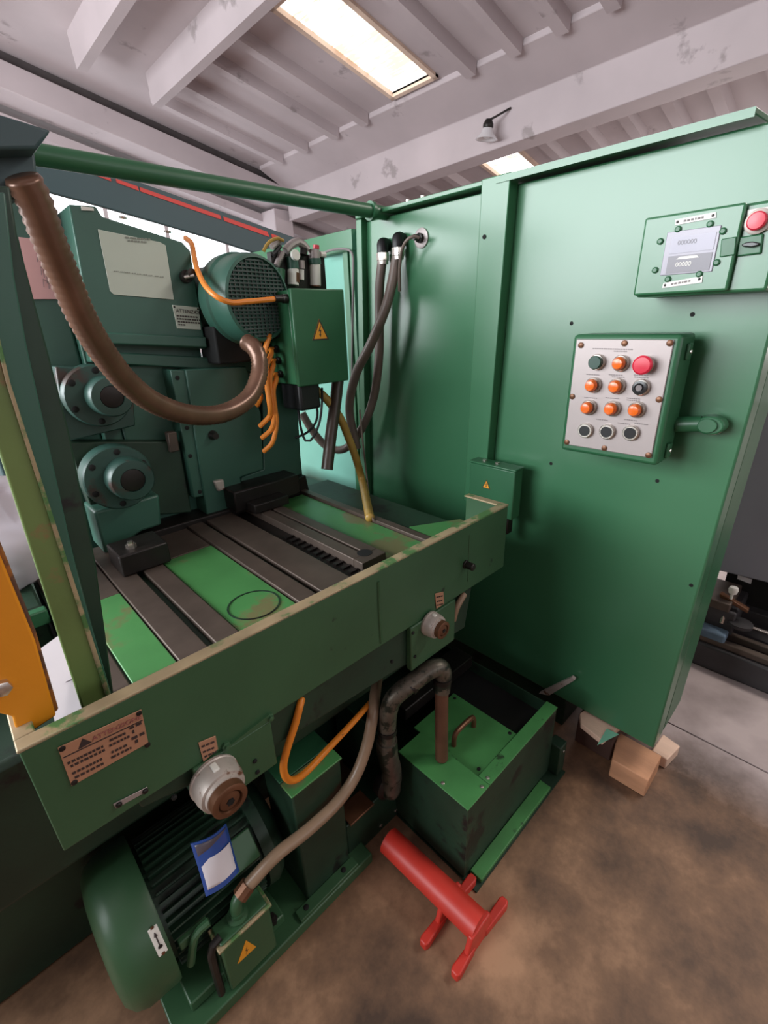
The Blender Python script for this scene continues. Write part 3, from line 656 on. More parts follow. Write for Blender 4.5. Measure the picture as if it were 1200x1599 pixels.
for y, bs in rows:
    for i, (x, k) in enumerate(bs): button(x, y + i * 1.8, k)
m_ = MB()
for y, xs_ in ((545, (935, 955, 975)), (549, (968,)), (585, (925, 960, 999)), (589, (965, 1000)), (621, (922, 955, 988)), (625, (988,)), (655, (940, 984)), (661, (974, 1000))):
    for i, x in enumerate(xs_):
        p = at(x - 9, y + .5 * i, 'x', fx - .0003); dashes(m_, p, (0, -1, 0), (0, 0, 1), .036, .0022, 6, seed=x)
stuff(m_.build('small_print', GREYINK, cbx))
for px, py in ((1078, 548), (1046, 700)):
    p = at(px, py, 'y', c_y0 - .004); p = V(xc + .06, c_y0 - .006, p.z if abs(p.z - 1.4) < .25 else 1.5)
    hb = MB().box(p.x - .014, p.x + .014, p.y - .006, p.y + .003, p.z - .02, p.z + .02).build('cover_clip', GREEN, cbx, .003)
    screw(p + V(0, -.006, 0), (0, -1, 0), .006, CHROME, hb)
el = thing('conduit_elbow', 'green cast conduit elbow on the panel right of the control box', 'fitting', (1.46, .3, 1.32))
e0 = at(1068, 664, 'x', 1.45); e1 = at(1110, 664, 'x', 1.45)
MB().tube([(1.45, c_y0 - .004, e0.z), (1.455, e1.y + .022, e1.z)], .021, 16).build('collar', GREEN, el)
eb = MB(); cc = e1
n = 28; pr_ = [(cc.y + .036 * math.cos(2 * math.pi * k / n) * (1 if True else 1), cc.z + .026 * math.sin(2 * math.pi * k / n)) for k in range(n)]
eb.prism_pts([(1.475, y, z) for y, z in pr_], [(1.44, (y - cc.y) * .9 + cc.y, (z - cc.z) * .9 + cc.z) for y, z in pr_]); eb.build('elbow_body', GREEN, el, .004)
pr2 = [((y - cc.y) * .62 + cc.y + .004, (z - cc.z) * .72 + cc.z) for y, z in pr_]
MB().prism_pts([(1.44, y, z) for y, z in pr2], [(1.433, y, z) for y, z in pr2]).build('cover_plate', GREEN, el, .002)
MB().prism_pts([(PX, (y - cc.y) * .95 + cc.y + .004, (z - cc.z) * 1.0 + cc.z - .005) for y, z in pr_], [(1.475, (y - cc.y) * .95 + cc.y + .004, (z - cc.z) * 1.0 + cc.z - .005) for y, z in pr_]).build('base_gasket', DIRTYALU, el, .002)
screw((1.438, cc.y + .034, cc.z), FN, .004, DKSTEEL, el)

# ------------------------------------------------------------------ counter box
ctb = thing('counter_box', 'green box with windowed counters and red button high on the guard panel', 'control box', (1.42, .35, 1.66))
xf = 1.345
Q = xp(xf, (1008, 348), (988, 458), (1197, 445))
ky1 = (Q[0].y + Q[1].y) / 2; kz0 = Q[1].z - .006; kz1 = Q[0].z + .01; ky0 = .222
MB().box(xf + .018, PX, ky0, ky1, kz0 - .004, kz1).build('enclosure', PANEL, ctb, .006)
dy0 = at(1148, 400, 'x', xf).y
dr = MB().box(xf, xf + .016, dy0, ky1, kz0, kz1).build('door', PANEL, ctb, .005)
wq = xp(xf - .002, (1042, 364), (1125, 351), (1115, 423), (1032, 431))
wy1 = (wq[0].y + wq[3].y) / 2; wy0 = (wq[1].y + wq[2].y) / 2; wz1 = (wq[0].z + wq[1].z) / 2; wz0 = (wq[2].z + wq[3].z) / 2
wn = MB().box(xf - .003, xf + .002, wy0, wy1, wz0, wz1).build('counter_window', GLASSY, dr, .001)
zm = (wz0 + wz1) / 2
MB().box(xf - .0045, xf - .003, wy0 + .006, wy1 - .012, zm - .001, wz1 - .012).build('upper_counter', mat('counter_pale', (150, 146, 162), .3), dr)
MB().box(xf - .0045, xf - .003, wy0 + .006, wy1 - .012, wz0 + .003, zm - .006).build('lower_counter', COUNTDK, dr)
text('000000', .013, (xf - .0048, wy1 - .026, zm + .016), (0, -1, 0), (0, 0, 1), COUNTDK, dr, 'counter_digits')
text('00000', .013, (xf - .0048, wy1 - .030, wz0 + .016), (0, -1, 0), (0, 0, 1), WHITE, dr, 'counter_digits')
MB().prism([(xf - .0045, wy1 - .03, zm - .014), (xf - .0045, wy0 + .03, zm - .014), (xf - .0045, wy0 + .036, zm - .009), (xf - .0045, wy1 - .036, zm - .009)], (-.001, 0, 0)).build('reset_bar', WHITE, dr)
for px, py in ((1060, 358), (1110, 350), (1032, 377), (1130, 361), (1024, 422), (1120, 410), (1044, 436), (1093, 428)):
    screw(at(px, py, 'x', xf), FN, .007, GREEN, dr, h=.006)
for q in (((1056, 343), (1119, 331), (1119, 340), (1055, 352)), ((1037, 442), (1098, 431), (1097, 441), (1035, 450))):
    P = xp(xf - .0005, *q); pl = MB().prism(P, (-.002, 0, 0)).build('name_plate', WHITE, dr)
    m_ = MB(); r = P[1] - P[0]; dashes(m_, P[3].lerp(P[0], .3) + r * .22 + V(-.0022, 0, 0), r, P[0] - P[3], r.length * .5, .004, 6, seed=5); stuff(m_.build('small_print', GREYINK, pl))
    for a in (.06, .94): screw(P[0].lerp(P[3], .5) + r * a + V(-.002, 0, 0), FN, .003, DKSTEEL, pl, h=.001)
P = xp(xf - .004, (1127, 373), (1151, 369), (1148, 398), (1124, 402)); MB().prism(P, (.006, 0, 0)).build('door_clasp', GREEN, dr, .002)
bp_ = xp(xf + .012, (1167, 327), (1215, 320), (1212, 358), (1166, 362))
MB().prism(bp_, (.01, 0, 0)).build('button_plate', WHITE, ctb, .003)
p = at(1183, 345, 'x', xf)
MB().lathe(p + V(.013, 0, 0), FN, [(0, .024), (.006, .024), (.008, .021)], 24).build('button_bezel', DIRTYALU, ctb)
MB().lathe(p + V(.006, 0, 0), FN, [(0, .0175), (.012, .0175), (.015, .015), (.016, .004)], 24).build('red_button', REDBTN, ctb)
sp = MB().prism(xp(xf + .010, (1155, 370), (1193, 364), (1189, 396), (1150, 401)), (.01, 0, 0)).build('switch_plate', GREEN, ctb, .003)
MB().prism(xp(xf, (1158, 382), (1166, 378), (1176, 377), (1187, 379), (1185, 383), (1174, 386), (1160, 385)), (.012, 0, 0)).build('switch_handle', BLKBTN, sp, .002)

# ------------------------------------------------------------------ spindle motor on the column, electrical box
sm = thing('spindle_motor', 'green electric motor with a round black ventilation grille beside the electrical box', 'motor', (.80, 1.5, 1.58))
mf = V(.832, 1.42, 1.695); an = R_(9); MA = V(math.sin(an), -math.cos(an), 0); MU = V(math.cos(an), math.sin(an), 0)
MB().lathe(mf - MA * .30, MA, [(0, .108), (.15, .112), (.17, .117), (.175, .135), (.215, .138), (.222, .132), (.262, .132), (.284, .129), (.296, .124), (.300, .116), (.288, .113)], 40).build('fan_cowl', TEAL, sm)
MB().lathe(mf - MA * .018, MA, [(0, .1135), (.004, .1135)], 36).build('grille_recess', HOLE, sm)
g_ = MB()
def gbar(u0, u1, z0, z1, d0, d1):
    A = [mf + MU * u_ + V(0, 0, z_) + MA * d0 for u_, z_ in ((u0, z0), (u1, z0), (u1, z1), (u0, z1))]
    g_.prism(A, MA * (d1 - d0))
for k in range(-10, 11):
    z = k * .0108; hw = math.sqrt(max(0, .113 ** 2 - z * z))
    if hw > .01: gbar(-hw, hw, z - .0022, z + .0022, -.010, -.005)
for k in range(-6, 7):
    x = k * .0165; hw = math.sqrt(max(0, .113 ** 2 - x * x))
    if hw > .01: gbar(x - .0014, x + .0014, -hw, hw, -.010, -.006)
stuff(g_.build('grille_wires', mat('grille_grey_green', (64, 74, 72), .5), sm))
MB().box(.70, .90, 1.50, 1.62, 1.505, 1.62).build('motor_foot', HOLE, sm, .006)  # near-black block stands in for the shaded recess under the motor
eb_ = thing('electrical_box', 'green electrical box with a high voltage triangle and orange cables in front of the column', 'box', (1.0, 1.42, 1.42))
EX0, EX1, EY, EZ0, EZ1 = .905, 1.112, 1.35, 1.422, 1.722
MB().box(EX0, EX1, EY + .022, 1.56, EZ0 + .004, EZ1 - .004).build('enclosure', GREEN, eb_, .004)
MB().box(EX0 - .004, EX1 + .004, EY, EY + .019, EZ0, EZ1).build('door', GREEN, eb_, .004)
MB().box(.93, 1.02, 1.40, 1.52, 1.33, EZ0 + .004).build('cable_duct', BLACK, eb_, .01)
MB().box(.94, 1.05, 1.56, 1.62, 1.46, 1.68).build('wall_bracket', DKGREEN, eb_)
warn_triangle(eb_, 'warning_sticker', at(500, 517, 'y', EY - .0005), (1, 0, 0), (0, 0, 1), .066, (0, -1, 0))
gl_px = [(422, 521), (434, 522), (434, 545), (437, 563), (440, 584)]
def onleft(px, py): p = at(px, py, 'x', EX0); return p
paths = [[(434, 522), (420, 528), (414, 548), (413, 575), (418, 610), (422, 640), (420, 655)],
         [(422, 521), (408, 528), (402, 545), (400, 580), (404, 610), (408, 620), (402, 633)],
         [(434, 545), (424, 552), (417, 572), (419, 600), (424, 635), (421, 650), (406, 666)],
         [(437, 563), (427, 571), (422, 590), (424, 620), (428, 650), (424, 670), (409, 684)],
         [(440, 584), (432, 592), (427, 610), (430, 640), (432, 660), (426, 690), (412, 705)]]
cab_labels = ['orange cable from the top front gland of the electrical box, arching down', 'orange cable from the top rear gland of the electrical box, farthest left',
              'orange cable from the second gland down on the electrical box', 'orange cable from the third gland down on the electrical box', 'orange cable from the lowest gland of the electrical box, hanging lowest']
for i, (pth, lab) in enumerate(zip(paths, cab_labels)):
    g = onleft(*pth[0]); y0 = min(max(g.y, 1.39), 1.53)
    gp0 = V(EX0, y0, g.z)
    MB().lathe(gp0, (-1, 0, 0), [(0, .013), (.010, .013), (.011, .010), (.022, .009)], 8).build('cable_gland', DKSTEEL, eb_)
    n = len(pth) - 1; pts = [gp0 + V(-.014, 0, 0), gp0 + V(-.03, -.004, 0)]
    for k in range(1, n + 1): pts.append(at(*pth[k], 'y', y0 - .01 - (.02 if k < n else -.01) + .0 * k))
    o = MB().tube(pts, .0085, 10, step=.012).build('orange_cable', CABLE); tag(o, lab, 'cable', 'orange cables at the electrical box')
hx = at(404, 467, 'y', 1.40)
MB().lathe((EX0, 1.375, hx.z), (-1, 0, 0), [(0, .014), (.02, .014), (.022, .011), (.05, .011)], 12).build('side_gland', DKSTEEL, eb_)
pts = [(EX0 - .035, 1.375, hx.z)] + [at(x, y, 'y', v) for x, y, v in ((385, 471, 1.375), (360, 472, 1.375), (338, 463, 1.385), (320, 445, 1.43), (308, 420, 1.50), (303, 398, 1.56), (299, 380, 1.60), (290, 372, 1.64))]
tag(MB().tube(pts, .008, 10, step=.012).build('orange_cable', CABLE), 'orange cable curving across the motor grille to the column top', 'cable')
# big brown corrugated conduit
pp = [(34, 276, .97), (52, 310, .98), (75, 370, 1.0), (101, 433, 1.03), (128, 495, 1.06), (160, 549, 1.10), (200, 598, 1.15), (245, 631, 1.19), (300, 648, 1.24), (350, 645, 1.28), (388, 622, 1.31), (404, 588, 1.335), (405, 560, 1.35), (396, 542, 1.37), (386, 535, 1.40)]
tag(MB().tube([at(x, y, 'y', v) for x, y, v in pp], .0235, 16, rings=.013, amp=.0032).build('conduit_hose', BROWNHOSE, smooth=80),
    'thick brown corrugated conduit looping from the post head to the electrical box', 'hose')
# pneumatic service unit
pn = thing('air_service_unit', 'white and silver air filter regulators standing behind the electrical box', 'regulator', (1.1, 1.62, 1.72))
def py_(x, y, d=1.62): return at(x, y, 'y', d)
def bowl(px0, py0, px1, py1, r, m, name, d=1.62, r1=None):
    a, b = py_(px0, py0, d), py_(px1, py1, d)
    return MB().cyl(a, b, r, r1, 16).build(name, m, pn)
bowl(458, 445, 458, 420, .021, WHITE, 'filter_bowl'); bowl(459, 441, 459, 426, .0215, BROWNM, 'bowl_oil'); bowl(458, 420, 456, 401, .022, TEAL, 'filter_head')
bowl(471, 437, 471, 421, .010, WHITE, 'drain_tube'); bowl(471, 420, 470, 407, .014, ALU, 'drain_body')
bowl(493, 446, 492, 413, .021, WHITE, 'lubricator_bowl'); bowl(493, 448, 493, 443, .019, BROWNM, 'bowl_oil'); bowl(492, 413, 491, 404, .024, TEAL, 'lubricator_collar'); bowl(491, 404, 490, 390, .022, ALU, 'lubricator_head')
bowl(494, 389, 494, 383, .012, REDBTN, 'red_cap')
a = py_(460, 399, 1.58); MB().lathe(a, (0, -1, .1), [(0, .017), (.01, .018), (.012, .016)], 20).build('pressure_gauge', WHITE, pn)
MB().tube([py_(446, 392), py_(455, 382), py_(468, 378), py_(480, 390)], .015, 10).build('air_manifold', ALU, pn)
MB().tube([py_(475, 388), py_(474, 398)], .014, 10).build('valve_body', DKSTEEL, pn)
MB().tube([py_(500, 397), py_(508, 398)], .010, 8).build('outlet_fitting', WHITE, pn)
for q in (((432, 415), (441, 394)), ((424, 386), (436, 376))): MB().tube([py_(*q[0]), py_(*q[1])], .011, 10).build('elbow_fitting', ALU, pn)
MB().tube([py_(426, 398), py_(432, 392), py_(438, 384)], .008, 8).build('black_fitting', BLACK, pn)
bowl(436, 440, 437, 420, .020, GREEN, 'solenoid')
MB().box(1.02, 1.26, 1.63, 1.66, 1.70, 1.86).build('mounting_plate', DKSTEEL, pn, .003)
tag(MB().tube([at(x, y, 'y', 1.6) for x, y in ((412, 392), (417, 382), (425, 375), (435, 372), (443, 376))], .006, 8).build('yellow_air_tube', YELHOSE), 'short yellow air tube arching above the motor', 'tube')

# ------------------------------------------------------------------ hoses on the guard panel
fit = thing('hose_fitting', 'black elbow hose fitting with silver nut on the panel, left of the pair', 'fitting', at(598, 392, 'x', 1.46))
def fitting(t, px, py):
    c = at(px, py, 'x', 1.462)
    MB().tube([(PX, c.y + .01, c.z + .035), (1.47, c.y + .006, c.z + .037), (1.462, c.y, c.z + .02), c], .023, 12, step=.006).build('elbow', BLACK, t)
    MB().lathe(c + V(0, 0, .004), (0, 0, -1), [(0, .026), (.026, .026), (.028, .023), (.040, .022)], 10).build('nut', CHROME, t)
    return c
f1 = fitting(fit, 598, 397)
fit2 = thing('hose_fitting', 'black elbow hose fitting with silver nut on the panel, right of the pair', 'fitting', at(622, 387, 'x', 1.46))
f2 = fitting(fit2, 622, 389)
def hose(name, label, pts, r, m, cat='hose', group=None, **k):
    P = [at(x, y, a, v) for x, y, a, v in pts]
    return tag(MB().tube(P, r, 12, **k).build(name, m, smooth=80), label, cat, group)
hose('grey_hose', 'grey ribbed hose hanging straight down from the left panel fitting', [(597, 408, 'x', 1.462), (593, 450, 'x', 1.45), (593, 505, 'x', 1.45), (592, 560, 'x', 1.45), (584, 620, 'x', 1.44), (566, 668, 'x', 1.42), (540, 700, 'x', 1.38), (512, 698, 'x', 1.34), (488, 672, 'x', 1.30), (472, 645, 'x', 1.27)], .019, GREYHOSE, group='grey hoses from the panel fittings')
hose('grey_hose', 'grey ribbed hose from the right panel fitting slanting down left', [(620, 402, 'x', 1.462), (612, 445, 'x', 1.44), (600, 488, 'x', 1.41), (578, 540, 'x', 1.38), (556, 585, 'x', 1.36), (546, 640, 'x', 1.36), (558, 700, 'x', 1.38)], .020, GREYHOSE, group='grey hoses from the panel fittings')
hose('yellow_spiral_hose', 'yellow-brown spiral hose running from the electrical box down to the table rail', [(480, 600, 'y', 1.48), (505, 618, 'y', 1.46), (530, 650, 'y', 1.44), (545, 685, 'y', 1.43), (556, 715, 'y', 1.42), (567, 755, 'y', 1.42), (578, 809, 'z', .998)], .015, YELHOSE, rings=.012, amp=.0016)
hose('dark_brown_hose', 'dark brown hose stub hanging below the electrical box', [(528, 592, 'y', 1.45), (524, 630, 'y', 1.44), (517, 680, 'y', 1.42), (511, 733, 'y', 1.40)], .023, DKHOSE)
for lab, pts in (('thin black wire loop under the electrical box, nearer loop', [(503, 606, 'y', 1.42), (503, 630, 'y', 1.4), (499, 660, 'y', 1.4), (488, 685, 'y', 1.4), (477, 688, 'y', 1.42), (470, 668, 'y', 1.45), (466, 640, 'y', 1.48)]),
                 ('thin black wire loop under the electrical box, shorter loop', [(484, 610, 'y', 1.45), (494, 630, 'y', 1.44), (495, 655, 'y', 1.44), (482, 674, 'y', 1.45), (461, 684, 'y', 1.47)])):
    hose('black_wire', lab, pts, .0045, BLACK, 'wire', 'black wires under the electrical box')
cg = thing('cable_gland_disc', 'round silver cable gland disc on the guard panel right of the hoses', 'fitting', at(659, 372, 'x', PX))
p = at(659, 372, 'x', PX)
MB().lathe(p, (-1, 0, 0), [(0, .034), (.005, .034), (.006, .03)], 24).build('disc', ALU, cg)
MB().lathe(p + V(-.005, 0, 0), (-1, 0, 0), [(0, .017), (.014, .017), (.016, .011), (.04, .010)], 8).build('gland', DKSTEEL, cg)
hose('grey_cable', 'thin grey cable from the round gland arching down beside the hoses', [(655, 371, 'x', PX - .04), (645, 369, 'x', PX - .06), (634, 377, 'x', PX - .07), (627, 395, 'x', PX - .06), (624, 425, 'x', PX - .05), (624, 455, 'x', PX - .04)], .006, GREYHOSE, 'cable')
hose('thin_cable', 'thin grey cable hanging alongside the yellow spiral hose', [(562, 640, 'y', 1.41), (567, 690, 'y', 1.40), (575, 760, 'y', 1.40), (583, 812, 'z', .998)], .0035, GREYHOSE, 'cable')

# ------------------------------------------------------------------ lower left: pump motor and its things
pm = thing('pump_motor', 'large green electric motor with cooling fins lying under the left of the tray', 'motor', (.12, .93, .04))
my, mz = .968, .245
MB().lathe((.035, my, mz), (-1, 0, 0), [(0, .179), (.006, .182), (.075, .180), (.10, .168), (.115, .146), (.12, .11), (.121, .01)], 48).build('fan_cowl', APRON, pm)
MB().lathe((.032, my, mz), (1, 0, 0), [(0, .138), (.27, .138)], 40).build('stator', DKGREEN, pm)
for k in range(44):
    t = 2 * math.pi * k / 44
    d = V(0, math.cos(t), math.sin(t)); e = V(0, -math.sin(t), math.cos(t))
    c = V(.045, my, mz)
    a0 = c + d * .136; a1 = c + d * .158
    MB().prism([a0 - e * .003, a0 + e * .003, a1 + e * .002, a1 - e * .002], (.235, 0, 0)).build('cooling_fin', DKGREEN, pm)
MB().lathe((.290, my, mz), (1, 0, 0), [(0, .160), (.03, .163), (.05, .15), (.07, .12)], 40).build('end_bell', DKGREEN, pm)
bk = MB().prism([(.20, my - .140, mz + .07), (.28, my - .140, mz + .07), (.28, my - .09, mz + .13), (.20, my - .09, mz + .13)], (0, -.012, .012)).build('rating_bracket', APRON, pm, .003)
MB().prism([(.05, .805, mz + .01), (.12, .805, mz + .01), (.12, .805, mz + .04), (.05, .805, mz + .04)], (0, .03, 0)).build('fin_block', APRON, pm, .003)
ft = MB().box(.03, .30, .79, .90, .04, .075).build('mounting_foot', APRON, pm, .004)
MB().lathe((.27, .80, .07), (0, 0, 1), [(0, .014), (.012, .014), (.013, .008), (.03, .008)], 6).build('bolt', DKSTEEL, ft)
# arrow plate on the cowl
tz = R_(180 - 22)
def oncowl(x, t, d=.1825): return V(x, my + d * math.cos(t), mz + d * math.sin(t))
ta = R_(182)
q0 = [oncowl(.006, R_(138)), oncowl(.026, R_(138)), oncowl(.028, R_(158)), oncowl(.008, R_(158))]
pl = MB().prism(q0, V(0, -.003, .0)).build('arrow_plate', WHITE, pm, .001)
cc = sum(q0, Vector()) / 4 + V(0, -.0036, 0); uu = (q0[0] - q0[3]).normalized(); r2 = (q0[1] - q0[0]).normalized()
MB().prism([cc + uu * .012 - r2 * .004, cc + uu * .012 + r2 * .004, cc + uu * .022], (0, -.0008, 0)).build('arrow_head', INK, pl)
MB().prism([cc - uu * .016 - r2 * .0013, cc - uu * .016 + r2 * .0013, cc + uu * .012 + r2 * .0013, cc + uu * .012 - r2 * .0013], (0, -.0008, 0)).build('arrow_shaft', INK, pl)
screw(cc - uu * .014, (0, -1, 0), .005, DKSTEEL, pl, 'rivet', .001); screw(cc + uu * .032, (0, -1, 0), .004, BROWNM, pl, 'rivet', .001); screw(cc - uu * .030, (0, -1, 0), .004, BROWNM, pl, 'rivet', .001)
# terminal box of the motor
tbx = thing('motor_terminal_box', 'green motor terminal box with half a warning triangle and a pipe elbow on top', 'box', (.2, .79, .05))
MB().box(.118, .252, .75, .806, .055, .235).build('box_body', APRON, tbx, .006)
MB().box(.113, .257, .745, .808, .235, .243).build('lid', WORN, tbx, .002)
MB().box(.122, .248, .752, .806, .243, .249).build('lid_pad', APRON, tbx, .003)
MB().tube([(.13, .77, .252), (.108, .768, .246), (.100, .766, .21), (.098, .766, .06)], .010, 10).build('bent_guard', DKSTEEL, tbx)
MB().tube([(.06, .80, .20), (.085, .795, .285), (.12, .79, .30)], .010, 8).build('cable_bridge', APRON, tbx)
tri = poly('y', .7495, (371, 1505), (384, 1468), (400, 1478))
MB().prism(tri, (0, -.001, 0)).build('warning_sticker', YELLOW, tbx)
mm = sum(tri, Vector()) / 3; MB().prism([mm + V(-.004, -.001, -.012), mm + V(.004, -.001, 0), mm + V(0, -.001, .001), mm + V(.003, -.001, .014), mm + V(-.003, -.001, .002), mm + V(.001, -.001, 0)], (0, -.0006, 0)).build('bolt_symbol', INK, tbx)
MB().lathe((.182, .782, .249), (0, 0, 1), [(0, .026), (.006, .026), (.008, .018), (.02, .018)], 16).build('pipe_boss', APRON, tbx)
h0 = at(390, 1378, 'y', .80)
MB().tube([(.182, .782, .255), (.182, .782, .276), (.188, .783, .296), (.202, .784, .308)], .015, 14, step=.005).build('pipe_elbow', APRON, tbx)
MB().cyl((.198, .784, .304), (.224, .784, .319), .021, n=10).build('hose_nut', BROWNM, tbx)
hp_ = [(.222, .783, .318)] + [at(x, y, 'y', v) for x, y, v in ((432, 1335, .770), (480, 1297, .76), (525, 1255, .758), (555, 1212, .758), (573, 1165, .76), (582, 1120, .77), (586, 1085, .80), (590, 1055, .85))]
tag(MB().tube(hp_, .0165, 14).build('tan_hose', TANHOSE, smooth=80), 'tan rubber hose rising from the motor terminal box behind the tray', 'hose')
hose('oily_orange_cable', 'oily orange cable hanging in a loop under the middle of the tray', [(471, 1092, 'y', .714), (469, 1100, 'y', .706), (462, 1128, 'y', .702), (450, 1165, 'y', .70), (443, 1195, 'y', .70), (447, 1214, 'y', .705), (460, 1218, 'y', .71), (480, 1204, 'y', .72), (510, 1172, 'y', .74), (545, 1135, 'y', .77), (578, 1098, 'y', .80)], .0085, DIRTCABLE, 'cable', step=.01)
hose('tan_hose_stub', 'short tan hose stub showing beside the smaller dial under the tray', [(725, 928, 'y', .704), (719, 938, 'y', .700), (712, 952, 'y', .700), (708, 968, 'y', .706)], .010, TANHOSE)
# blue pouch with a paper
po = thing('document_pouch', 'blue plastic pouch with a white paper hanging on the pump motor', 'pouch', at(340, 1350, 'y', .73))
Pq = [at(298, 1318, 'y', .842), at(352, 1285, 'y', .842), at(376, 1362, 'y', .800), at(322, 1400, 'y', .800)]
def bow(P, d, n, th, inset=0.):
    mb = MB(); N_ = (P[1] - P[0]).cross(P[3] - P[0]).normalized()
    if N_.y > 0: N_ = -N_
    G = []
    for j in range(n + 1):
        for i in range(n + 1):
            u, v = inset + (1 - 2 * inset) * i / n, inset + (1 - 2 * inset) * j / n
            p = P[0].lerp(P[1], u).lerp(P[3].lerp(P[2], u), v) + N_ * (d * math.sin(math.pi * u) + .006 * math.sin(3 * v + 2 * u)); G.append(p)
    m2 = (n + 1) ** 2; fs = []
    for j in range(n):
        for i in range(n):
            a = j * (n + 1) + i; q = (a, a + 1, a + n + 2, a + n + 1); fs.append(q); fs.append(tuple(x + m2 for x in q)[::-1])
    E_ = [i for i in range(n + 1)] + [(j + 1) * (n + 1) - 1 for j in range(1, n + 1)] + [n * (n + 1) + i for i in range(n - 1, -1, -1)] + [j * (n + 1) for j in range(n - 1, 0, -1)]
    for k in range(len(E_)): a, b = E_[k], E_[(k + 1) % len(E_)]; fs.append((a, b, b + m2, a + m2))
    mb.add(G + [g + N_ * -th for g in G], fs); return mb, N_
mb, N_ = bow(Pq, .012, 8, .003); mb.build('pouch', BLUE, po, smooth=80)
P2 = [Pq[0].lerp(Pq[3], .30), Pq[1].lerp(Pq[2], .27), Pq[1].lerp(Pq[2], .93), Pq[0].lerp(Pq[3], .93)]; P2 = [p + N_ * .0015 for p in P2]
mb, N_ = bow(P2, .0125, 8, .001, .07); mb.build('paper', PAPER, po, smooth=80)
P3 = [Pq[0].lerp(Pq[3], .02), Pq[1].lerp(Pq[2], .02), Pq[1].lerp(Pq[2], .26), Pq[0].lerp(Pq[3], .29)]; P3 = [p + N_ * .0015 for p in P3]
mb, N_ = bow(P3, .0125, 8, .001, .06); mb.build('dark_flap', COUNTDK, po, smooth=80)
m_ = MB()
pr0 = Pq[0].lerp(Pq[3], .42) + (Pq[1] - Pq[0]) * .18 + N_ * .018
for k in range(5): dashes(m_, pr0 + (Pq[3] - Pq[0]) * (.075 * k), Pq[1] - Pq[0], Pq[0] - Pq[3], (Pq[1] - Pq[0]).length * (.6 if k < 4 else .3), .0012, 7, seed=k)
# base plate
bpz = thing('motor_base_plate', 'green steel base plate on the floor under motor and square box', 'plate', (.3, .95, 0))
MB().box(-.02, .60, .748, 1.0, 0, .04).build('plate', APRON, bpz, .004)
for x in (.36, .47): MB().lathe((x, .765, .04), (0, 0, 1), [(0, .010), (.006, .010), (.008, .006)], 6).build('bolt', DKSTEEL, bpz)
sb = thing('square_pump_housing', 'tall square green housing standing right of the pump motor', 'housing', (.46, .88, .04))
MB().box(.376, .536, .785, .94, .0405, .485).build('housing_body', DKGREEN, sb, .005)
MB().prism([(.372, .781, .486), (.540, .781, .486), (.540, .835, .486), (.372, .835, .486)], (0, 0, .006)).build('top_strip', BRIGHT, sb, .002)
MB().prism([(.372, .838, .486), (.540, .838, .486), (.540, .944, .486), (.372, .944, .486)], (0, 0, .006)).build('top_cover', GREEN, sb, .002)
MB().box(.33, .545, .752, .785, .0405, .052).build('foot_flange', APRON, sb, .002)
for x in (.36, .50): screw((x, .77, .052), (0, 0, 1), .008, HOLE, sb, 'bolt')
# dark bolted bar with tan plate
br = thing('bolted_bar', 'dark bolted steel bar with a tan plate between square housing and red foot', 'bar', (.67, .8, 0))
MB().box(.545, .83, .80, .90, 0, .17).build('bar', DKGREEN, br, .004)
MB().box(.556, .655, .79, .86, .1705, .178).build('tan_plate', BROWNM, br, .002)
for px, py in ((559, 1353), (596, 1317), (619, 1296), (651, 1268)):
    p = at(px, py, 'y', .80); p.z = min(max(p.z, .03), .15); screw(p, (0, -1, 0), .007, CHROME, br, 'bolt')

# ------------------------------------------------------------------ dirty suction pipe and coolant tank
dp = thing('suction_pipe', 'dirty metal elbow pipe bending under the right dial into the brown hose', 'pipe', at(605, 1170, 'y', .74))
MB().tube([at(x, y, 'y', v) for x, y, v in ((690, 1078, .672), (692, 1055, .672), (688, 1042, .674), (672, 1046, .685), (650, 1062, .70), (630, 1076, .715), (614, 1092, .73), (607, 1112, .74), (605, 1135, .745), (604, 1160, .75))], .026, 16, step=.008).build('elbow_pipe', mat('dirty_pipe_metal', (104, 98, 88), .42, .6, var=.3, scale=22, spots=(48, 54, 46), spot_lo=.5, spot_scale=20, bump=.2), dp, smooth=60)
for px, py, v, a in ((691, 1060, .672, (0, 0, 1)), (640, 1070, .708, (1, -.1, .5)), (605, 1140, .745, (0, 0, 1))):
    MB().lathe(at(px, py, 'y', v) - Vector(a).normalized() * .007, a, [(0, .0285), (.014, .0285)], 20).build('pipe_collar', DKSTEEL, dp)
MB().tube([at(x, y, 'y', v) for x, y, v in ((604, 1155, .75), (606, 1180, .752), (612, 1205, .756), (610, 1235, .76))], .032, 16).build('pump_inlet', MATS['dirty_pipe_metal'], dp)
MB().lathe(at(600, 1215, 'y', .80), (0, -1, 0), [(0, .05), (.03, .055), (.04, .045), (.05, .02)], 24).build('pump_body', DKSTEEL, dp)
bh = at(690, 1185, 'z', .331)
tag(MB().tube([(bh.x, bh.y, .333), (bh.x + .001, bh.y + .003, .42), (bh.x + .004, bh.y + .008, .55), at(690, 1072, 'y', .672)], .0195, 16, rings=.010, amp=.001).build('brown_suction_hose', DKHOSE if False else mat('rust_brown_hose', (96, 62, 46), .45, var=.2, scale=14), smooth=80),
    'upright rust-brown hose standing on the coolant tank top', 'hose')
ct = thing('coolant_tank', 'green coolant tank with handled lid standing on the floor under the right end', 'tank', (1.0, .75, 0))
X0, X1, Y0, Y1, TK = .762, 1.285, .505, 1.12, .33
m_ = MB()
m_.box(X0, X1, Y0, Y0 + .006, .03, TK - .004); m_.box(X0, X1, Y1 - .006, Y1, .03, TK - .004)
m_.box(X0, X0 + .006, Y0 + .006, Y1 - .006, .03, TK - .004); m_.box(X1 - .006, X1, Y0 + .006, Y1 - .006, .03, TK - .004); m_.box(X0, X1, Y0, Y1, .02, .03)
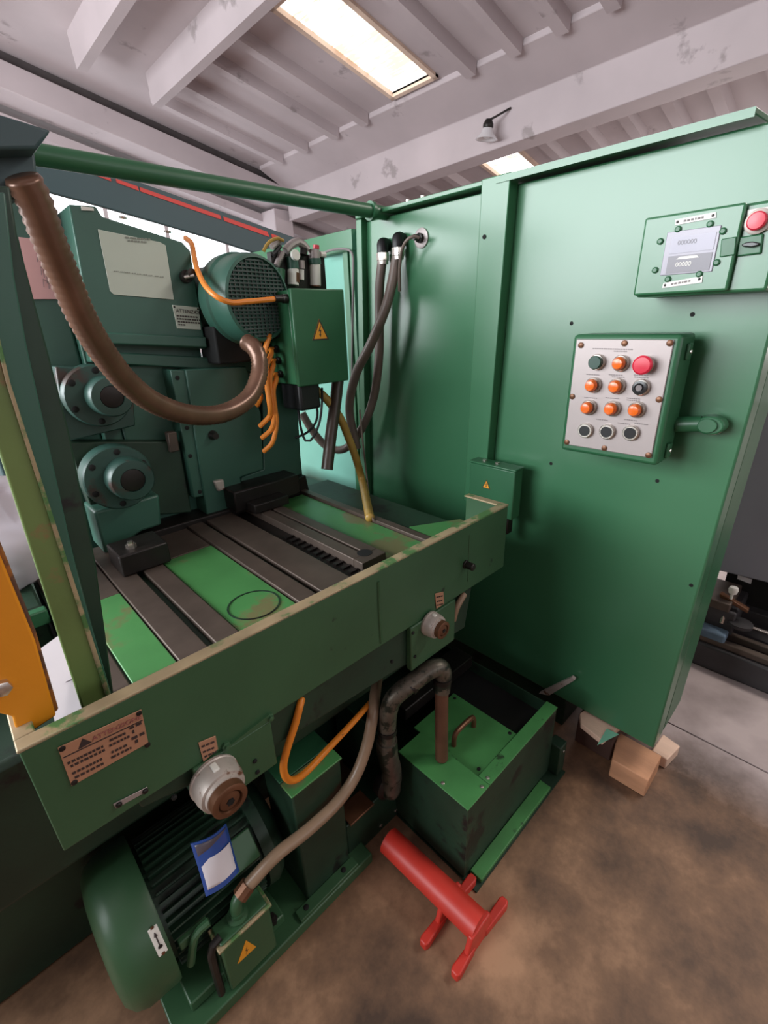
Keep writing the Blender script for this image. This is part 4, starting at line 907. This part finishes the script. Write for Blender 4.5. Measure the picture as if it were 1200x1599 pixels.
m_.build('tank_walls', DKGREEN, ct)
TT = mat('tank_green_paint', (70, 132, 74), .4, var=.2, scale=7, spots=(40, 62, 38), spot_lo=.64, spot_scale=12, bump=.05)
MB().box(X0 - .002, .868, Y0 - .002, .78, TK - .004, TK).build('top_plate', TT, ct, .001)
MB().box(.870, X1 + .002, Y0 - .002, .545, TK - .004, TK + .001).build('top_plate', TT, ct, .001)
ld = MB().box(.876, 1.10, .552, .82, TK - .022, TK - .016).build('lid', TT, ct, .002)
MB().tube([(.915, .675, TK - .018), (.917, .675, TK + .018), (.935, .675, TK + .034), (1.005, .675, TK + .034), (1.023, .675, TK + .018), (1.025, .675, TK - .018)], .0085, 10, step=.006).build('handle', BROWNM, ld)
for x, y in ((1.085, .57), (.90, .565), (1.08, .80)): screw((x, y, TK - .016), (0, 0, 1), .006, HOLE, ld)
for px, py in ((690, 1225), (753, 1229), (762, 1215)): p = at(px, py, 'z', TK); screw((min(max(p.x, X0 + .012), X1), max(p.y, Y0 + .012), TK), (0, 0, 1), .006, CHROME, ct)
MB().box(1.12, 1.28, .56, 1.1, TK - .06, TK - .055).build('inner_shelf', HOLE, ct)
MB().box(.88, 1.27, .86, .95, TK - .02, TK + .03).build('return_channel', DKSTEEL, ct, .004)
MB().box(X0 + .03, X1 - .06, .462, Y0 - .001, .006, .022).build('base_flange', TT, ct, .002)
MB().box(X0 + .0, X1 + .05, .458, 1.1, 0, .006).build('base_plate', DKGREEN, ct)
MB().box(X1 + .005, X1 + .055, .47, .52, .01, .15).build('end_bracket', DKGREEN, ct, .004)
screw((X1 + .03, .47, .12), (0, -1, 0), .006, CHROME, ct, 'bolt')
# bare metal tab at the panel foot
tag(MB().prism([at(842, 1083, 'x', 1.485), at(858, 1086, 'x', 1.485), at(898, 1062, 'x', 1.47), at(893, 1058, 'x', 1.47)], (.012, 0, .004)).build('metal_tab', DIRTYALU), 'bent bare metal tab at the foot of the guard panel above the tank', 'tab')

# red outrigger foot
rf = thing('red_outrigger', 'red painted steel tube foot with cross arms lying on the floor before the tank', 'outrigger', (.65, .5, 0))
MB().cyl((.648, .72, .083), (.668, .385, .072), .040, n=28).build('tube', RED, rf)
def arm(x0, x1, yc, zt=.03):
    mb = MB()
    mb.prism([(x0, yc - .012, 0), (x0 + .012, yc - .016, 0), (.64, yc - .010, 0), (.64, yc + .010, 0), (x0 + .012, yc + .012, 0), (x0, yc + .008, 0)], (0, 0, zt))
    mb.prism([(x1, yc - .012, 0), (x1 - .012, yc - .016, 0), (.69, yc - .010, 0), (.69, yc + .010, 0), (x1 - .012, yc + .012, 0), (x1, yc + .008, 0)], (0, 0, zt))
    mb.prism([(.60, yc - .008, 0), (.735, yc - .008, 0), (.71, yc - .008, .085), (.625, yc - .008, .085)], (0, .016, 0))
    return mb.build('cross_arm', RED, rf, .004)
arm(.555, .80, .385); arm(.545, .785, .487)
# timber packing
t1 = MB().prism([at(x_, y_, 'z', .085) for x_, y_ in ((966, 1142), (1034, 1180), (1013, 1219), (956, 1186))], (0, 0, -.085)).build('timber_block', TIMBER, bevel=.004); tag(t1, 'worn brown timber block under the near corner of the guard panel', 'block', 'timber packing')
t3 = thing('timber_skid', 'pale pinkish plank on a dark skid under the panel, left of the brown block', 'block', (1.6, .45, 0), 'timber packing')
MB().prism([at(x_, y_, 'z', .166) for x_, y_ in ((906, 1114), (908, 1130), (942, 1157), (955, 1145), (990, 1120), (940, 1090))], (0, 0, -.022)).build('plank', TIMBERL, t3, .002)
MB().box(1.50, 1.72, .36, .50, .0, .143).build('skid_block', mat('dark_timber', (74, 50, 42), .8), t3, .004)  # added block, its dark colour stands in for shade under the plank
t2 = MB().prism([at(x_, y_, 'z', .05) for x_, y_ in ((1018, 1172), (1043, 1186), (1063, 1165), (1036, 1146))], (0, 0, -.05)).build('timber_block', TIMBERL, bevel=.004); tag(t2, 'pale timber block end sticking out right of the guard panel corner', 'block', 'timber packing')
pz = MB().prism([at(933, 1164, 'z', .162), at(948, 1138, 'z', .170), at(967, 1147, 'z', .170)], (0, 0, .0015)).build('paper_scrap', GPAPER); tag(pz, 'pale green paper scrap pinched on the timber under the panel', 'paper')

# ------------------------------------------------------------------ background machines
gm = thing('background_gantry', 'dark teal sheet metal machine cover with a red stripe behind the column', 'machine', (1.8, 3.2, 0))
yg = 3.0
PG = poly('y', yg, (-80, 176), (60, 228), (492, 382), (470, 420), (420, 402), (330, 372), (158, 322), (70, 298), (-80, 255))
MB().prism(PG, (0, .03, 0)).build('cover_beam', GANTRY, gm, .004)
for seg in (((108, 253), (172, 276), (174, 283), (112, 259)), ((181, 279), (215, 291), (217, 298), (183, 285)), ((218, 292), (344, 336), (346, 343), (220, 299)), ((349, 338), (418, 362), (421, 370), (351, 345)), ((424, 365), (436, 369), (438, 376), (426, 372))):
    MB().prism(poly('y', yg - .004, *seg), (0, .006, 0)).build('red_stripe', REDSTRIPE, gm)
pgx = at(-60, 300, 'y', yg).x
MB().box(pgx - .2, pgx + .1, yg + .1, yg + .5, 0, 2.3).build('leg', GANTRY, gm, .01)
gx2 = at(440, 395, 'y', yg).x
MB().box(gx2, gx2 + .3, yg + .1, yg + .45, 0, 1.95).build('leg', GANTRY, gm, .01)
ww = struct(MB().prism([at(-30, 262, 'y', 9.28), at(450, 372, 'y', 9.28), at(450, 470, 'y', 9.28), at(-30, 430, 'y', 9.28)], (0, .01, 0)).build('window_4', FROST))
for k in range(6):
    a = at(-30 + 95 * k, 270 + 20 * k, 'y', 9.26); b = at(-30 + 95 * k, 430, 'y', 9.26); MB().box(a.x - .03, a.x + .03, 9.25, 9.28, b.z, a.z).build('window_bar', WALLM, ww)
# lathe on the right
lx = 2.34
la = thing('lathe_bed', 'dark grey lathe with rails and a carriage behind the guard panel at right', 'lathe', (2.6, 0, 0))
MB().box(lx, lx + .5, -1.6, .36, .0, .13).build('bed', DKMACH, la, .01)
MB().box(lx + .02, lx + .06, -1.6, .35, .13, .16).build('rail', STEEL, la, .004)
MB().box(lx + .11, lx + .14, -1.6, .35, .13, .165).build('rail', STEEL, la, .004)
MB().box(lx + .30, lx + .42, -1.6, .35, .13, .22).build('rail', DKMACH, la, .006)
MB().cyl((lx + .22, -1.6, .18), (lx + .22, .2, .18), .010, n=12).build('lead_screw', CHROME, la)
MB().box(lx + .08, lx + .34, .19, .36, .17, .30).build('carriage', DKMACH, la, .01)
MB().box(lx + .06, lx + .30, .22, .38, .30, .345).build('cross_slide', STEEL, la, .006)
MB().box(lx + .02, lx + .10, .20, .36, .15, .20).build('apron_block', BLUEGREY, la, .01)
p = at(1145, 945, 'x', lx + .1)
MB().prism([p + V(0, .06, .02), p + V(0, -.06, -.02), p + V(.03, -.06, -.02), p + V(.03, .06, .02)], (0, 0, .02)).build('clamp_lever', BROWNM, la, .004)
MB().tube([p + V(0, .03, -.02), p + V(-.01, .02, -.06), p + V(-.02, .02, -.1)], .01, 8).build('feed_handle', CHROME, la)
q = at(1146, 965, 'x', lx + .1)
MB().lathe(q + V(0, -.03, -.04), (0, 0, 1), [(0, .03), (.015, .05), (.03, .05), (.035, .02)], 20).build('hand_wheel', DKMACH, la)
k_ = at(1145, 925, 'x', lx + .1)
MB().lathe(k_ + V(0, 0, -.035), (0, 0, 1), [(0, .006), (.03, .006), (.031, .016), (.05, .020), (.062, .016), (.066, .005)], 16).build('lever_knob', WHITE, la)
gc = thing('grey_cabinet', 'big dark grey machine cover with an orange edge strip at the right border', 'cabinet', (2.9, 0, .42))
P = [at(1110, 888, 'x', 2.62), at(1260, 925, 'x', 2.62), at(1330, 640, 'x', 2.62), at(1190, 610, 'x', 2.62)]
MB().prism(P, (.5, 0, 0)).build('cover', GREYCAB, gc, .006)
MB().prism([P[0] + V(-.004, .0, 0), P[0] + V(-.004, -.008, 0), P[3] + V(-.004, -.008, 0), P[3] + V(-.004, 0, 0)], (.01, 0, 0)).build('pale_edge', ALU, gc)
MB().prism(xp(2.612, (1177, 655), (1183, 655), (1163, 730), (1157, 745)), (.006, 0, 0)).build('orange_strip', ORSTRIPE, gc)
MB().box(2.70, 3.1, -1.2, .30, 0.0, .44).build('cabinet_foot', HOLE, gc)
MB().prism(xp(2.66, (1153, 897), (1175, 905), (1173, 912), (1152, 904)), (.01, 0, 0)).build('pale_label', PAPER, gc)
# hall lamp on the beam
hl = thing('hall_lamp', 'small bell-shaped hall lamp on a bracket at the concrete beam', 'lamp', at(762, 205, 'x', 5.62))
L0 = at(764, 186, 'x', 5.6); L1 = at(760, 218, 'x', 5.6)
ax_ = (L1 - L0).normalized(); ln = (L1 - L0).length
MB().lathe(L0, ax_, [(0, .035), (.06 * ln / .25, .06), (.10 * ln / .25, .06), (.12 * ln / .25, .05)], 18).build('lamp_housing', DKSTEEL, hl)
MB().lathe(L0 + ax_ * (.11 * ln / .25), ax_, [(0, .055), (ln * .30, .085), (ln * .52, .125), (ln * .56, .13), (ln * .54, .115), (ln * .2, .06)], 24).build('reflector', LAMPGL, hl)
MB().lathe(L0 + ax_ * (ln * .6), ax_, [(0, .03), (ln * .2, .05), (ln * .32, .03), (ln * .34, .005)], 16).build('bulb', LAMPGL, hl)
MB().tube([L0 + V(.02, 0, 0), L0 + V(.05, -.06, .02), (5.79, L0.y - .16, L0.z + .10)], .012, 8).build('bracket_arm', DKSTEEL, hl)
